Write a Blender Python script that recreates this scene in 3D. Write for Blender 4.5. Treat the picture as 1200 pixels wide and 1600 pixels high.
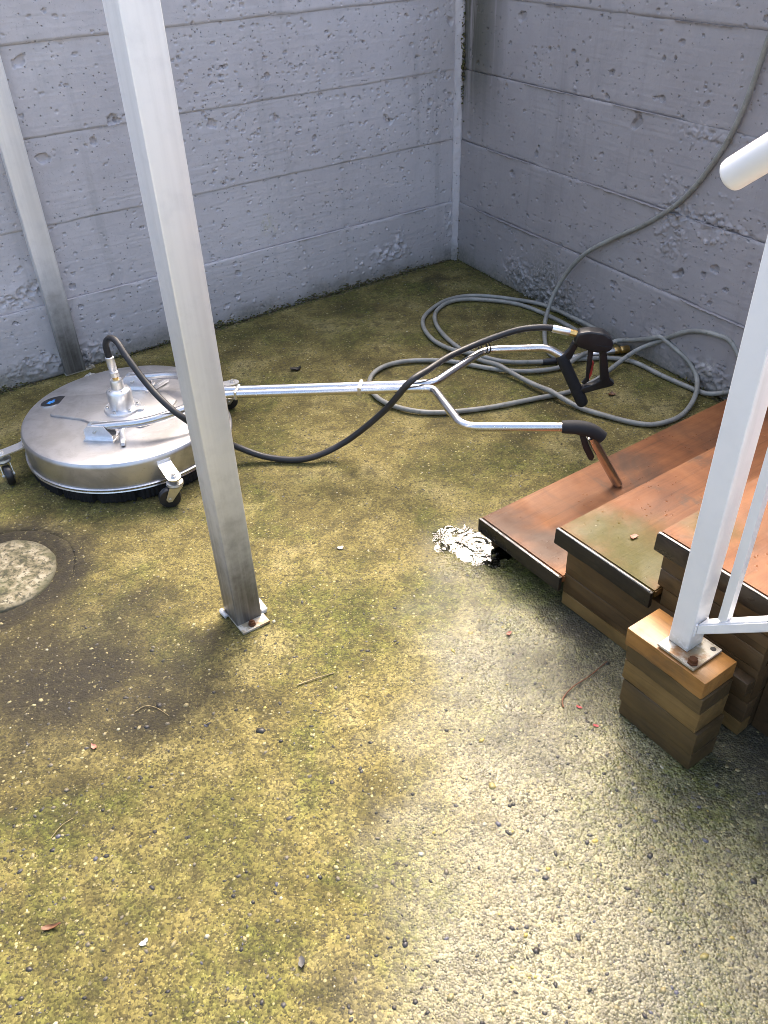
import bpy, bmesh, math, random
import numpy as np
from mathutils import Vector, Matrix

for o in list(bpy.data.objects):
    bpy.data.objects.remove(o)
scene = bpy.context.scene
COL = scene.collection
rnd = random.Random(7)
rng = np.random.default_rng(11)

# ------------------------------------------------------------------ camera
cam_d = bpy.data.cameras.new('camera')
cam = bpy.data.objects.new('camera', cam_d)
COL.objects.link(cam)
cam_d.sensor_fit = 'VERTICAL'
cam_d.sensor_height = 36.0
cam_d.sensor_width = 27.0
cam_d.lens = 29.115
cam_d.clip_start = 0.02
cam_d.clip_end = 400.0
R_ = ((0.99923, -0.039231, 0.0), (-0.023469, -0.597763, 0.80133), (-0.031437, -0.800713, -0.598223))
cam.matrix_world = Matrix(((R_[0][0], -R_[0][1], -R_[0][2], 0.0), (R_[1][0], -R_[1][1], -R_[1][2], 0.0),
                           (R_[2][0], -R_[2][1], -R_[2][2], 1.5), (0, 0, 0, 1)))
scene.camera = cam

# ------------------------------------------------------------------ sky and sun (bright overcast)
SUN_DIR = Vector((0.16, 0.68, 0.72)).normalized()      # towards the sun
world = bpy.data.worlds.new('World')
scene.world = world
world.use_nodes = True
wn = world.node_tree
wn.nodes.clear()
sky = wn.nodes.new('ShaderNodeTexSky')
sky.sky_type = 'NISHITA'
sky.sun_disc = False
sky.sun_elevation = math.asin(SUN_DIR.z)
sky.sun_rotation = math.atan2(SUN_DIR.x, SUN_DIR.y)
sky.air_density = 1.0
sky.dust_density = 8.5
sky.ozone_density = 0.8
bg = wn.nodes.new('ShaderNodeBackground')
bg.inputs['Strength'].default_value = 0.15
wo = wn.nodes.new('ShaderNodeOutputWorld')
wn.links.new(sky.outputs[0], bg.inputs[0])
wn.links.new(bg.outputs[0], wo.inputs[0])
sun_d = bpy.data.lights.new('sun', 'SUN')
sun_d.energy = 0.30
sun_d.angle = math.radians(24)
sun_d.color = (1.0, 0.985, 0.955)
sun = bpy.data.objects.new('sun', sun_d)
COL.objects.link(sun)
sun.rotation_euler = SUN_DIR.to_track_quat('Z', 'Y').to_euler()
scene.view_settings.view_transform = 'Standard'
scene.view_settings.look = 'None'
scene.view_settings.gamma = 1.0
scene.view_settings.use_curve_mapping = False
scene.view_settings.exposure = 2.05
scene.render.engine = 'CYCLES'
scene.cycles.max_bounces = 6
scene.cycles.diffuse_bounces = 3
scene.cycles.glossy_bounces = 3
scene.cycles.transmission_bounces = 4
scene.cycles.caustics_reflective = False
scene.cycles.caustics_refractive = False
scene.cycles.use_denoising = True
scene.cycles.filter_width = 0.9
scene.cycles.use_adaptive_sampling = True
scene.cycles.adaptive_threshold = 0.02

# ------------------------------------------------------------------ noise in numpy
def _hash(ix, iy, seed):
    h = (ix.astype(np.int64) * 374761393 + iy.astype(np.int64) * 668265263 + seed * 974634777) & 0xffffffff
    h = ((h ^ (h >> 13)) * 1274126177) & 0xffffffff
    return ((h ^ (h >> 16)) & 0xffff) / 65535.0
def vnoise(x, y, seed=0):
    ix = np.floor(x); iy = np.floor(y)
    fx = x - ix; fy = y - iy
    fx = fx * fx * (3 - 2 * fx); fy = fy * fy * (3 - 2 * fy)
    a = _hash(ix, iy, seed); b = _hash(ix + 1, iy, seed)
    c = _hash(ix, iy + 1, seed); d = _hash(ix + 1, iy + 1, seed)
    return (a + (b - a) * fx) * (1 - fy) + (c + (d - c) * fx) * fy - 0.5
def fbm(x, y, seed=0, octs=4):
    s = 0; amp = 1.0
    for k in range(octs):
        s = s + amp * vnoise(x * 2 ** k, y * 2 ** k, seed + k * 17)
        amp *= 0.5
    return s

# ------------------------------------------------------------------ mesh helpers
def mesh_obj(name, verts, faces, mat, parent=None, smooth=False, shift=True):
    me = bpy.data.meshes.new(name)
    me.from_pydata([tuple(map(float, v)) for v in verts], [], [tuple(f) for f in faces])
    if smooth:
        me.polygons.foreach_set('use_smooth', [True] * len(me.polygons))
    me.update()
    return link(name, me, mat, parent)
def link(name, me, mat, parent=None):
    o = bpy.data.objects.new(name, me)
    COL.objects.link(o)
    if mat is not None:
        me.materials.append(mat)
    if parent is not None:
        o.parent = parent
    return o
def bm_obj(name, bm, mat, parent=None, smooth_angle=None):
    bmesh.ops.recalc_face_normals(bm, faces=bm.faces)
    me = bpy.data.meshes.new(name)
    bm.to_mesh(me)
    bm.free()
    if smooth_angle is not None:
        me.polygons.foreach_set('use_smooth', [True] * len(me.polygons))
        try:
            me.set_sharp_from_angle(angle=math.radians(smooth_angle))
        except Exception:
            pass
    return link(name, me, mat, parent)
def grid_obj(name, P, mat, parent=None):
    """P: (ny, nx, 3) array of points -> smooth quad grid"""
    ny, nx = P.shape[:2]
    me = bpy.data.meshes.new(name)
    me.vertices.add(nx * ny)
    me.vertices.foreach_set('co', P.reshape(-1).astype(np.float32))
    idx = np.arange(nx * ny).reshape(ny, nx)
    q = np.stack([idx[:-1, :-1], idx[:-1, 1:], idx[1:, 1:], idx[1:, :-1]], -1).reshape(-1, 4)
    me.loops.add(q.size)
    me.loops.foreach_set('vertex_index', q.reshape(-1).astype(np.int32))
    me.polygons.add(len(q))
    me.polygons.foreach_set('loop_start', (np.arange(len(q)) * 4).astype(np.int32))
    me.polygons.foreach_set('use_smooth', np.ones(len(q), bool))
    me.update(calc_edges=True)
    me.validate()
    return link(name, me, mat, parent)
def tag(o, label=None, cat=None, group=None, kind=None):
    if label: o['label'] = label
    if cat: o['category'] = cat
    if group: o['group'] = group
    if kind: o['kind'] = kind
    return o
def empty(name, loc, label, cat, rz=0.0, group=None):
    o = bpy.data.objects.new(name, None)
    COL.objects.link(o)
    o.location = loc
    o.rotation_euler = (0, 0, rz)
    o.empty_display_size = 0.1
    return tag(o, label, cat, group)
def bm_box(bm, c, s, rot=None, bevel=0.0, seg=2):
    """box centred at c with full sizes s, optional 3x3 rotation"""
    M = Matrix.Translation(Vector(c)) @ (rot.to_4x4() if rot is not None else Matrix.Identity(4)) @ Matrix.Diagonal((s[0], s[1], s[2], 1))
    r = bmesh.ops.create_cube(bm, size=1.0, matrix=M)
    if bevel > 0:
        es = list({e for v in r['verts'] for e in v.link_edges})
        bmesh.ops.bevel(bm, geom=es, offset=bevel, segments=seg, affect='EDGES', profile=0.6)
    return bm
def box(name, c, s, mat, parent=None, rot=None, bevel=0.0, seg=2, smooth=None):
    bm = bmesh.new()
    bm_box(bm, c, s, rot, bevel, seg)
    return bm_obj(name, bm, mat, parent, smooth if smooth else (35 if bevel > 0 else None))
def catmull(pts, n=8, closed=False):
    P = [np.array(p, float) for p in pts]
    out = []
    m = len(P)
    for i in range(m - 1):
        p0 = P[max(i - 1, 0)]; p1 = P[i]; p2 = P[i + 1]; p3 = P[min(i + 2, m - 1)]
        for k in range(n):
            t = k / n
            out.append(0.5 * ((2 * p1) + (-p0 + p2) * t + (2 * p0 - 5 * p1 + 4 * p2 - p3) * t * t + (-p0 + 3 * p1 - 3 * p2 + p3) * t ** 3))
    out.append(P[-1])
    return np.array(out)
def round_path(pts, rad, n=6):
    """polyline with bends rounded by quadratic arcs"""
    P = [np.array(p, float) for p in pts]
    out = [P[0]]
    for i in range(1, len(P) - 1):
        a = P[i - 1] - P[i]; b = P[i + 1] - P[i]
        la = np.linalg.norm(a); lb = np.linalg.norm(b)
        d = min(rad, la * 0.48, lb * 0.48)
        s = P[i] + a / la * d; e = P[i] + b / lb * d
        for k in range(n + 1):
            t = k / n
            out.append((1 - t) ** 2 * s + 2 * t * (1 - t) * P[i] + t * t * e)
    out.append(P[-1])
    return np.array(out)
def tube_data(path, radius, sides=12, cap=True, squash=None):
    path = np.asarray(path, float)
    n = len(path)
    rad = np.full(n, radius, float) if np.isscalar(radius) else np.asarray(radius, float)
    T = np.gradient(path, axis=0)
    T /= np.maximum(np.linalg.norm(T, axis=1), 1e-9)[:, None]
    up = np.array([0, 0, 1.0])
    if abs(T[0] @ up) > 0.9: up = np.array([1.0, 0, 0])
    N = np.cross(T[0], up); N /= np.linalg.norm(N)
    verts = []; faces = []
    for i in range(n):
        N = N - T[i] * (N @ T[i]); N /= np.linalg.norm(N)
        B = np.cross(T[i], N)
        for k in range(sides):
            a = 2 * math.pi * k / sides
            verts.append(path[i] + rad[i] * (math.cos(a) * N + math.sin(a) * B))
    for i in range(n - 1):
        for k in range(sides):
            k2 = (k + 1) % sides
            faces.append((i * sides + k, i * sides + k2, (i + 1) * sides + k2, (i + 1) * sides + k))
    if cap:
        faces.append(tuple(range(sides - 1, -1, -1)))
        faces.append(tuple((n - 1) * sides + k for k in range(sides)))
    return verts, faces
def tube(name, path, radius, mat, parent=None, sides=12, cap=True, off=(0, 0, 0)):
    v, f = tube_data(path, radius, sides, cap)
    v = np.array(v) - np.array(off)
    bm = bmesh.new()
    vs = [bm.verts.new(p) for p in v]
    for q in f: bm.faces.new([vs[i] for i in q])
    return bm_obj(name, bm, mat, parent, 50)
def lathe(name, prof, mat, parent=None, seg=48, c=(0, 0, 0), rot=None, smooth=40):
    """prof: list of (radius, z), bottom to top"""
    bm = bmesh.new()
    rings = []
    for r, z in prof:
        if r < 1e-6:
            rings.append([bm.verts.new((0, 0, z))])
        else:
            rings.append([bm.verts.new((r * math.cos(2 * math.pi * k / seg), r * math.sin(2 * math.pi * k / seg), z)) for k in range(seg)])
    for a, b in zip(rings[:-1], rings[1:]):
        if len(a) == 1 and len(b) == 1: continue
        for k in range(seg):
            k2 = (k + 1) % seg
            if len(a) == 1: bm.faces.new((a[0], b[k], b[k2]))
            elif len(b) == 1: bm.faces.new((a[k], a[k2], b[0]))
            else: bm.faces.new((a[k], a[k2], b[k2], b[k]))
    M = Matrix.Translation(Vector(c)) @ (rot.to_4x4() if rot is not None else Matrix.Identity(4))
    bmesh.ops.transform(bm, matrix=M, verts=bm.verts)
    return bm_obj(name, bm, mat, parent, smooth)
def prism(name, outline3, ext, mat, parent=None, bevel=0.0, seg=2):
    """outline3: list of 3D points on one face, ext: extrusion vector"""
    bm = bmesh.new()
    a = [bm.verts.new(p) for p in outline3]
    b = [bm.verts.new(Vector(p) + Vector(ext)) for p in outline3]
    n = len(a)
    bm.faces.new(a); bm.faces.new(b[::-1])
    for i in range(n):
        bm.faces.new((a[i], b[i], b[(i + 1) % n], a[(i + 1) % n]))
    bmesh.ops.recalc_face_normals(bm, faces=bm.faces)
    if bevel > 0:
        bmesh.ops.bevel(bm, geom=list(bm.edges), offset=bevel, segments=seg, affect='EDGES', profile=0.6, clamp_overlap=True)
    return bm_obj(name, bm, mat, parent, 40)
def rot_to(d):
    """rotation matrix taking +Z to d"""
    return Vector(d).normalized().to_track_quat('Z', 'Y').to_matrix()

# ------------------------------------------------------------------ material helpers
class NT:
    def __init__(s, name):
        s.mat = bpy.data.materials.new(name)
        s.mat.use_nodes = True
        s.t = s.mat.node_tree
        s.n = s.t.nodes
        s.bsdf = s.n['Principled BSDF']
    def new(s, kind, **kw):
        n = s.n.new(kind)
        for k, v in kw.items(): setattr(n, k, v)
        return n
    def put(s, sock, v):
        if hasattr(v, 'links') or hasattr(v, 'is_output'):
            s.t.links.new(v, sock)
        else:
            if hasattr(sock.default_value, '__len__') and not hasattr(v, '__len__'): v = [v] * len(sock.default_value)
            if hasattr(v, '__len__') and len(v) == 3 and len(sock.default_value) == 4: v = (*v, 1)
            sock.default_value = v
    def pos(s): return s.new('ShaderNodeNewGeometry').outputs['Position']
    def obj(s): return s.new('ShaderNodeTexCoord').outputs['Object']
    def map(s, v, scale=(1, 1, 1), loc=(0, 0, 0), rot=(0, 0, 0)):
        n = s.new('ShaderNodeMapping')
        s.put(n.inputs['Vector'], v)
        n.inputs['Scale'].default_value = scale; n.inputs['Location'].default_value = loc; n.inputs['Rotation'].default_value = rot
        return n.outputs[0]
    def noise(s, v, scale, detail=4, rough=0.55, dist=0.0, col=False):
        n = s.new('ShaderNodeTexNoise')
        s.put(n.inputs['Vector'], v)
        n.inputs['Scale'].default_value = scale; n.inputs['Detail'].default_value = detail
        n.inputs['Roughness'].default_value = rough; n.inputs['Distortion'].default_value = dist
        return n.outputs['Color' if col else 'Fac']
    def voro(s, v, scale, feature='F1', rand=1.0):
        n = s.new('ShaderNodeTexVoronoi')
        n.feature = feature
        s.put(n.inputs['Vector'], v)
        n.inputs['Scale'].default_value = scale
        n.inputs['Randomness'].default_value = rand
        return n
    def m(s, op, a, b=0.0, c=None, clamp=False):
        n = s.new('ShaderNodeMath', operation=op, use_clamp=clamp)
        s.put(n.inputs[0], a); s.put(n.inputs[1], b)
        if c is not None: s.put(n.inputs[2], c)
        return n.outputs[0]
    def vm(s, op, a, b=(0, 0, 0)):
        n = s.new('ShaderNodeVectorMath', operation=op)
        s.put(n.inputs[0], a); s.put(n.inputs[1], b)
        return n.outputs['Value' if op in ('LENGTH', 'DISTANCE', 'DOT_PRODUCT') else 'Vector']
    def smooth(s, v, lo, hi, o0=0.0, o1=1.0):
        n = s.new('ShaderNodeMapRange', interpolation_type='SMOOTHSTEP')
        s.put(n.inputs['Value'], v)
        n.inputs['From Min'].default_value = lo; n.inputs['From Max'].default_value = hi
        n.inputs['To Min'].default_value = o0; n.inputs['To Max'].default_value = o1
        return n.outputs[0]
    def mix(s, fac, a, b, mode='MIX'):
        n = s.new('ShaderNodeMix', data_type='RGBA', blend_type=mode)
        s.put(n.inputs[0], fac)
        s.put(n.inputs[6], a); s.put(n.inputs[7], b)
        return n.outputs[2]
    def mixf(s, fac, a, b):
        n = s.new('ShaderNodeMix', data_type='FLOAT')
        s.put(n.inputs[0], fac); s.put(n.inputs[2], a); s.put(n.inputs[3], b)
        return n.outputs[0]
    def ramp(s, v, stops):
        n = s.new('ShaderNodeValToRGB')
        s.put(n.inputs[0], v)
        el = n.color_ramp.elements
        while len(el) < len(stops): el.new(0.5)
        for e, (p, c) in zip(el, stops):
            e.position = p
            e.color = (*c, 1) if len(c) == 3 else c
        return n.outputs[0]
    def sep(s, v):
        n = s.new('ShaderNodeSeparateXYZ')
        s.put(n.inputs[0], v)
        return n.outputs
    def bump(s, h, strength=0.3, dist=0.002, normal=None):
        n = s.new('ShaderNodeBump')
        s.put(n.inputs['Height'], h)
        s.put(n.inputs['Strength'], strength)
        n.inputs['Distance'].default_value = dist
        if normal is not None: s.put(n.inputs['Normal'], normal)
        return n.outputs[0]
    def spot(s, v, c, r, soft=0.6, warp=None, amp=0.0):
        """1 inside a blob of radius r round c, 0 outside, wobbly edge"""
        n = s.new('ShaderNodeVectorMath', operation='DISTANCE')
        s.put(n.inputs[0], v); s.put(n.inputs[1], c)
        d = n.outputs['Value']
        if warp is not None:
            d = s.m('ADD', d, s.m('MULTIPLY', s.m('SUBTRACT', warp, 0.5), amp))
        return s.smooth(d, r * (1 - soft), r, 1.0, 0.0)
    def out(s, color=None, rough=None, metal=None, normal=None, spec=None, **kw):
        b = s.bsdf.inputs
        if color is not None: s.put(b['Base Color'], color)
        if rough is not None: s.put(b['Roughness'], rough)
        if metal is not None: s.put(b['Metallic'], metal)
        if normal is not None: s.put(b['Normal'], normal)
        if spec is not None: s.put(b['Specular IOR Level'], spec)
        for k, v in kw.items(): s.put(b[k], v)
        return s.mat

# ------------------------------------------------------------------ materials
def mat_floor():
    t = NT('weathered_wet_concrete')
    P = t.pos()
    big = t.noise(P, 1.4, 5, 0.6, 0.4)
    mid = t.noise(P, 5.5, 6, 0.62, 0.3)
    fine = t.noise(P, 38.0, 5, 0.65)
    grit = t.noise(P, 330.0, 3, 0.65)
    col = t.ramp(t.m('ADD', t.m('MULTIPLY', mid, 0.65), t.m('MULTIPLY', big, 0.35)),
                 [(0.36, (0.054, 0.044, 0.014)), (0.45, (0.110, 0.090, 0.028)), (0.53, (0.168, 0.138, 0.046)), (0.63, (0.240, 0.200, 0.084))])
    # grey washed cement where the jet has been
    x, y, z = t.sep(P)
    bnd = t.m('SUBTRACT', x, t.m('ADD', t.m('MULTIPLY', t.m('SUBTRACT', y, 0.6), 0.16), -0.06))
    wetn = t.m('ADD', bnd, t.m('MULTIPLY', t.m('SUBTRACT', t.noise(P, 4.0, 5, 0.6), 0.5), 0.55))
    wet = t.m('MULTIPLY', t.smooth(wetn, -0.14, 0.24), t.smooth(t.m('ADD', y, t.m('MULTIPLY', mid, 0.5)), 1.75, 2.15, 1.0, 0.0))
    col = t.mix(t.m('MULTIPLY', wet, 0.50), col, (0.225, 0.215, 0.142))
    # algae film
    alg = t.noise(t.map(P, loc=(3.1, 7.7, 0)), 3.2, 6, 0.65, 0.5)
    algm = t.smooth(alg, 0.47, 0.64, 0.0, 0.72)
    for c, r, k in (((-0.16, 1.58, 0), 0.30, 0.75), ((0.0, 1.50, 0), 0.26, 0.6), ((0.36, 1.62, 0), 0.26, 0.95), ((0.64, 1.0, 0), 0.24, 0.95),
                    ((0.70, 0.85, 0), 0.2, 0.7), ((0.19, 3.77, 0), 0.13, 0.9), ((-0.35, 0.95, 0), 0.24, 0.5), ((-0.28, 0.66, 0), 0.20, 0.7), ((-0.62, 0.62, 0), 0.18, 0.5), ((0.30, 2.2, 0), 0.3, 0.45), ((-0.1, 3.3, 0), 0.25, 0.5), ((-1.25, 2.3, 0), 0.4, 0.5), ((0.22, 1.25, 0), 0.2, 0.45), ((0.48, 1.22, 0), 0.22, 0.6), ((0.42, 1.42, 0), 0.2, 0.65), ((-0.42, 2.45, 0), 0.25, 0.5)):
        sp = t.spot(P, c, r, 0.85, mid, 0.35)
        algm = t.m('MAXIMUM', algm, t.m('MULTIPLY', sp, k))
    algm = t.m('MULTIPLY', algm, t.smooth(t.noise(P, 24.0, 5, 0.7), 0.34, 0.60, 0.35, 1.0))
    col = t.mix(algm, col, t.mix(t.smooth(fine, 0.35, 0.65), (0.032, 0.040, 0.007), (0.120, 0.128, 0.026)))
    # yellow-brown unwashed dirt on the side away from the steps
    x, y, z = t.sep(P)
    # dirt and damp patches, plus shade beside the timber block painted in
    dk = None
    for c, r, k in (((-0.80, 1.40, 0), 0.42, 1.0), ((-0.55, 1.33, 0), 0.26, 0.85), ((-0.95, 1.55, 0), 0.25, 0.55), ((0.46, 1.33, 0), 0.20, 0.40), ((0.52, 1.50, 0), 0.18, 0.75),
                    ((0.34, 1.15, 0), 0.13, 0.25), ((0.30, 3.84, 0), 0.09, 0.35), ((-1.09, 1.785, 0), 0.33, 0.8), ((0.80, 1.05, 0), 0.22, 0.7), ((-0.1, 0.68, 0), 0.10, 0.3), ((-0.85, 2.35, 0), 0.5, 0.4), ((0.9, 1.3, 0), 0.4, 0.8)):
        sp = t.m('MULTIPLY', t.spot(P, c, r * 1.05, 0.95, mid, 0.42), k)
        dk = sp if dk is None else t.m('MAXIMUM', dk, sp)
    dc = t.m('ADD', t.vm('DISTANCE', P, (-1.09, 1.785, 0.0)), t.m('MULTIPLY', t.m('SUBTRACT', mid, 0.5), 0.14))
    dk = t.m('MAXIMUM', dk, t.m('MULTIPLY', t.smooth(dc, 0.12, 0.165), t.smooth(dc, 0.19, 0.30, 1.0, 0.0)))
    dkm = t.m('MULTIPLY', dk, t.smooth(fine, 0.25, 0.6, 0.75, 1.0))
    col = t.mix(dkm, col, (0.030, 0.025, 0.016))
    # exposed aggregate: every grain its own tone
    v1 = t.voro(P, 225.0)
    v2 = t.voro(P, 105.0)
    c1 = t.sep(v1.outputs['Color'])
    c2 = t.sep(v2.outputs['Color'])
    tone = t.m('MULTIPLY_ADD', c1[0], 1.25, 0.38)
    near = t.smooth(y, 0.9, 2.6, 1.0, 0.62)
    tone = t.m('MULTIPLY_ADD', t.m('SUBTRACT', tone, 1.0), near, 1.0)
    cc = t.new('ShaderNodeCombineColor')
    for k in range(3): t.put(cc.inputs[k], tone)
    col = t.mix(1.0, col, cc.outputs[0], 'MULTIPLY')
    core1 = t.smooth(v1.outputs['Distance'], 0.25, 0.5, 1.0, 0.0)
    core2 = t.smooth(v2.outputs['Distance'], 0.22, 0.42, 1.0, 0.0)
    col = t.mix(t.m('MULTIPLY', t.m('MULTIPLY', t.m('GREATER_THAN', c1[1], 0.93), core1), 0.6), col, (0.40, 0.34, 0.16))
    col = t.mix(t.m('MULTIPLY', t.m('MULTIPLY', t.m('GREATER_THAN', c1[2], 0.90), core1), 0.8), col, (0.035, 0.030, 0.022))
    col = t.mix(t.m('MULTIPLY', t.m('MULTIPLY', t.m('GREATER_THAN', c2[0], 0.955), core2), 0.7), col, (0.45, 0.40, 0.20))
    col = t.mix(t.m('MULTIPLY', t.m('MULTIPLY', t.m('GREATER_THAN', c2[1], 0.93), core2), 0.7), col, (0.045, 0.040, 0.034))
    col = t.mix(t.m('MULTIPLY', t.smooth(grit, 0.55, 0.75), 0.25), col, (0.03, 0.025, 0.012))
    # unseen slab beyond the yard, greyed so the posts reflect neutral tones
    far = t.smooth(t.vm('DISTANCE', P, (0.0, 2.2, 0.0)), 2.6, 4.2)
    col = t.mix(far, col, (0.30, 0.295, 0.285))
    dots = t.m('MULTIPLY', t.smooth(t.noise(t.map(P, loc=(2.2, 8.1, 0)), 58.0, 4, 0.7), 0.575, 0.655), t.smooth(mid, 0.35, 0.6, 0.4, 0.85))
    col = t.mix(dots, col, (0.024, 0.019, 0.010))
    smear = t.smooth(t.noise(t.map(P, loc=(6.2, 1.1, 0)), 17.0, 5, 0.68, 0.4), 0.51, 0.65, 0.0, 0.55)
    col = t.mix(smear, col, (0.045, 0.038, 0.015))
    col = t.mix(t.m('MULTIPLY', dkm, 0.55), col, (0.016, 0.014, 0.010))
    lite = t.smooth(t.noise(t.map(P, loc=(9.7, 4.4, 0)), 48.0, 4, 0.7), 0.62, 0.70, 0.0, 0.6)
    col = t.mix(lite, col, (0.31, 0.265, 0.125))
    rough = t.mixf(wet, 0.80, 0.27)
    rough = t.mixf(dk, rough, 0.78)
    pud = t.spot(P, (0.245, 1.80, 0.0), 0.21, 0.8, mid, 0.12)
    rough = t.mixf(pud, rough, 0.13)
    rough = t.m('ADD', rough, t.m('MULTIPLY', t.m('SUBTRACT', c1[0], 0.5), 0.14))
    h = t.m('ADD', t.m('MULTIPLY', t.m('SUBTRACT', 1.0, v1.outputs['Distance']), 0.8),
            t.m('ADD', t.m('MULTIPLY', t.m('SUBTRACT', 1.0, v2.outputs['Distance']), 0.9), t.m('ADD', t.m('MULTIPLY', fine, 1.4), t.m('MULTIPLY', grit, 0.5))))
    st = t.mixf(wet, 0.42, 0.75)
    nrm = t.bump(h, st, 0.0029)
    return t.out(col, rough, 0.0, nrm, t.mixf(wet, 0.25, 0.62))

def mat_wall(name, right):
    t = NT(name)
    P = t.obj()
    W = t.pos()
    x, y, z = t.sep(P)
    n1 = t.noise(P, 1.6, 5, 0.6)
    n2 = t.noise(P, 9.0, 6, 0.6)
    n3 = t.noise(P, 70.0, 4, 0.6)
    grain = t.noise(t.map(P, scale=(2.5, 1, 95)), 1.0, 4, 0.6, 0.6)
    drip = t.noise(t.map(P, scale=(13, 1, 0.7)), 1.0, 5, 0.65)
    col = t.ramp(n1, [(0.3, (0.505, 0.470, 0.475)), (0.55, (0.585, 0.55, 0.555)), (0.75, (0.63, 0.595, 0.60))])
    col = t.mix(t.smooth(n2, 0.45, 0.75, 0.0, 0.30), col, (0.41, 0.395, 0.40))
    col = t.mix(t.smooth(drip, 0.52, 0.72, 0.0, 0.30), col, (0.33, 0.32, 0.315))
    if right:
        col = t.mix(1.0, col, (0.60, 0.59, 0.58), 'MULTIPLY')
        sd = t.m('MULTIPLY', t.smooth(x, -0.42, -0.10, 0.0, 1.0), t.smooth(z, 0.50, 1.0))
        sd = t.m('MULTIPLY', sd, t.smooth(drip, 0.33, 0.50))
        col = t.mix(t.m('MULTIPLY', sd, 0.85), col, t.mix(n2, (0.035, 0.040, 0.022), (0.10, 0.095, 0.06)))
        # newer coat of paint: a slightly darker rolled patch
        pt = t.m('MULTIPLY', t.smooth(t.m('ADD', x, t.m('MULTIPLY', n2, 0.07)), -1.31, -1.28, 1.0, 0.0), t.smooth(z, 0.30, 0.34))
        col = t.mix(t.m('MULTIPLY', pt, 0.32), col, (0.33, 0.315, 0.32))
        chips = (((-1.66, 0.0, 0.08), 0.07), ((-1.40, 0.0, 0.10), 0.035), ((-1.50, 0.0, 0.03), 0.04))
    else:
        chips = (((1.05, 0.0, 0.385), 0.055), ((1.02, 0.0, 0.37), 0.03), ((0.30, 0.0, 0.10), 0.03), ((2.02, 0.0, 0.10), 0.06), ((2.26, 0.0, 0.03), 0.05))
    cm = None
    for c, r in chips:
        sp = t.m('MULTIPLY', t.spot(P, c, r, 0.9, n2, 0.10), t.smooth(n3, 0.48, 0.54))
        cm = sp if cm is None else t.m('MAXIMUM', cm, sp)
    col = t.mix(cm, col, (0.55, 0.52, 0.46))
    # splash zone: dirt, algae and bare cement at the foot
    zb = t.m('ADD', z, t.m('MULTIPLY', t.m('SUBTRACT', n2, 0.5), 0.16))
    foot = t.smooth(zb, 0.0, 0.11, 1.0, 0.0)
    col = t.mix(t.m('MULTIPLY', foot, 0.75), col, t.mix(t.smooth(n3, 0.35, 0.65), (0.055, 0.058, 0.025), (0.20, 0.185, 0.13)))
    low = t.smooth(zb, 0.05, 0.42, 0.30, 0.0)
    col = t.mix(low, col, (0.27, 0.262, 0.26))
    if right:
        rgh = t.m('MULTIPLY', t.spot(P, (-0.74, 0.0, 0.02), 0.30, 0.7, n2, 0.3), 0.6)
        col = t.mix(rgh, col, t.mix(t.smooth(n3, 0.42, 0.6), (0.085, 0.085, 0.065), (0.30, 0.295, 0.285)))
    v = t.voro(P, 95.0)
    vc = t.sep(v.outputs['Color'])
    small = t.m('MULTIPLY', t.m('GREATER_THAN', vc[0], 0.90), t.smooth(v.outputs['Distance'], 0.12, 0.34, 1.0, 0.0))
    col = t.mix(t.m('MULTIPLY', small, 0.55), col, (0.16, 0.15, 0.145))
    spk = t.smooth(t.noise(P, 170.0, 2, 0.5), 0.66, 0.72, 0.0, 0.45)
    col = t.mix(spk, col, (0.22, 0.21, 0.20))
    h = t.m('ADD', t.m('MULTIPLY', grain, 0.13), t.m('ADD', t.m('MULTIPLY', n3, 0.30), t.m('ADD', t.m('MULTIPLY', n2, 0.22), t.m('MULTIPLY', small, -1.6))))
    nrm = t.bump(h, 0.7, 0.005)
    rough = t.m('ADD', 0.42, t.m('MULTIPLY', n2, 0.22))
    return t.out(col, rough, 0.0, nrm, 0.4)

def mat_aluminium(name, base, rough, blotch, stretch=(30, 30, 1.2), dirt=True):
    t = NT(name)
    P = t.obj()
    n = t.noise(t.map(P, scale=stretch), 1.0, 5, 0.6)
    b = t.noise(P, 16.0, 6, 0.65)
    col = t.mix(t.smooth(n, 0.35, 0.7, 0.0, 0.35), base, tuple(c * 0.72 for c in base))
    col = t.mix(t.smooth(b, 0.48, 0.70, 0.0, blotch), col, tuple(c * 0.62 for c in base))
    r = t.m('ADD', rough, t.m('MULTIPLY', t.m('SUBTRACT', b, 0.5), 0.25))
    met = 0.65
    if dirt:
        z = t.sep(P)[2]
        d = t.m('MULTIPLY', t.smooth(t.m('ADD', z, t.m('MULTIPLY', b, 0.35)), 0.18, 0.74, 0.95, 0.0), t.smooth(n, 0.2, 0.6, 0.7, 1.0))
        col = t.mix(d, col, (0.052, 0.045, 0.034))
        met = t.mixf(d, 0.65, 0.3)
    nr = t.bump(t.m('ADD', n, t.m('MULTIPLY', b, 0.5)), 0.12, 0.001)
    return t.out(col, r, met, nr)
def mat_metal(name, base, rough, n_scale=60.0, bump=0.05):
    t = NT(name)
    n = t.noise(t.obj(), n_scale, 4, 0.6)
    col = t.mix(t.smooth(n, 0.35, 0.75, 0.0, 0.3), base, tuple(c * 0.6 for c in base))
    return t.out(col, t.m('ADD', rough, t.m('MULTIPLY', n, 0.12)), 1.0, t.bump(n, bump, 0.001))
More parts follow.
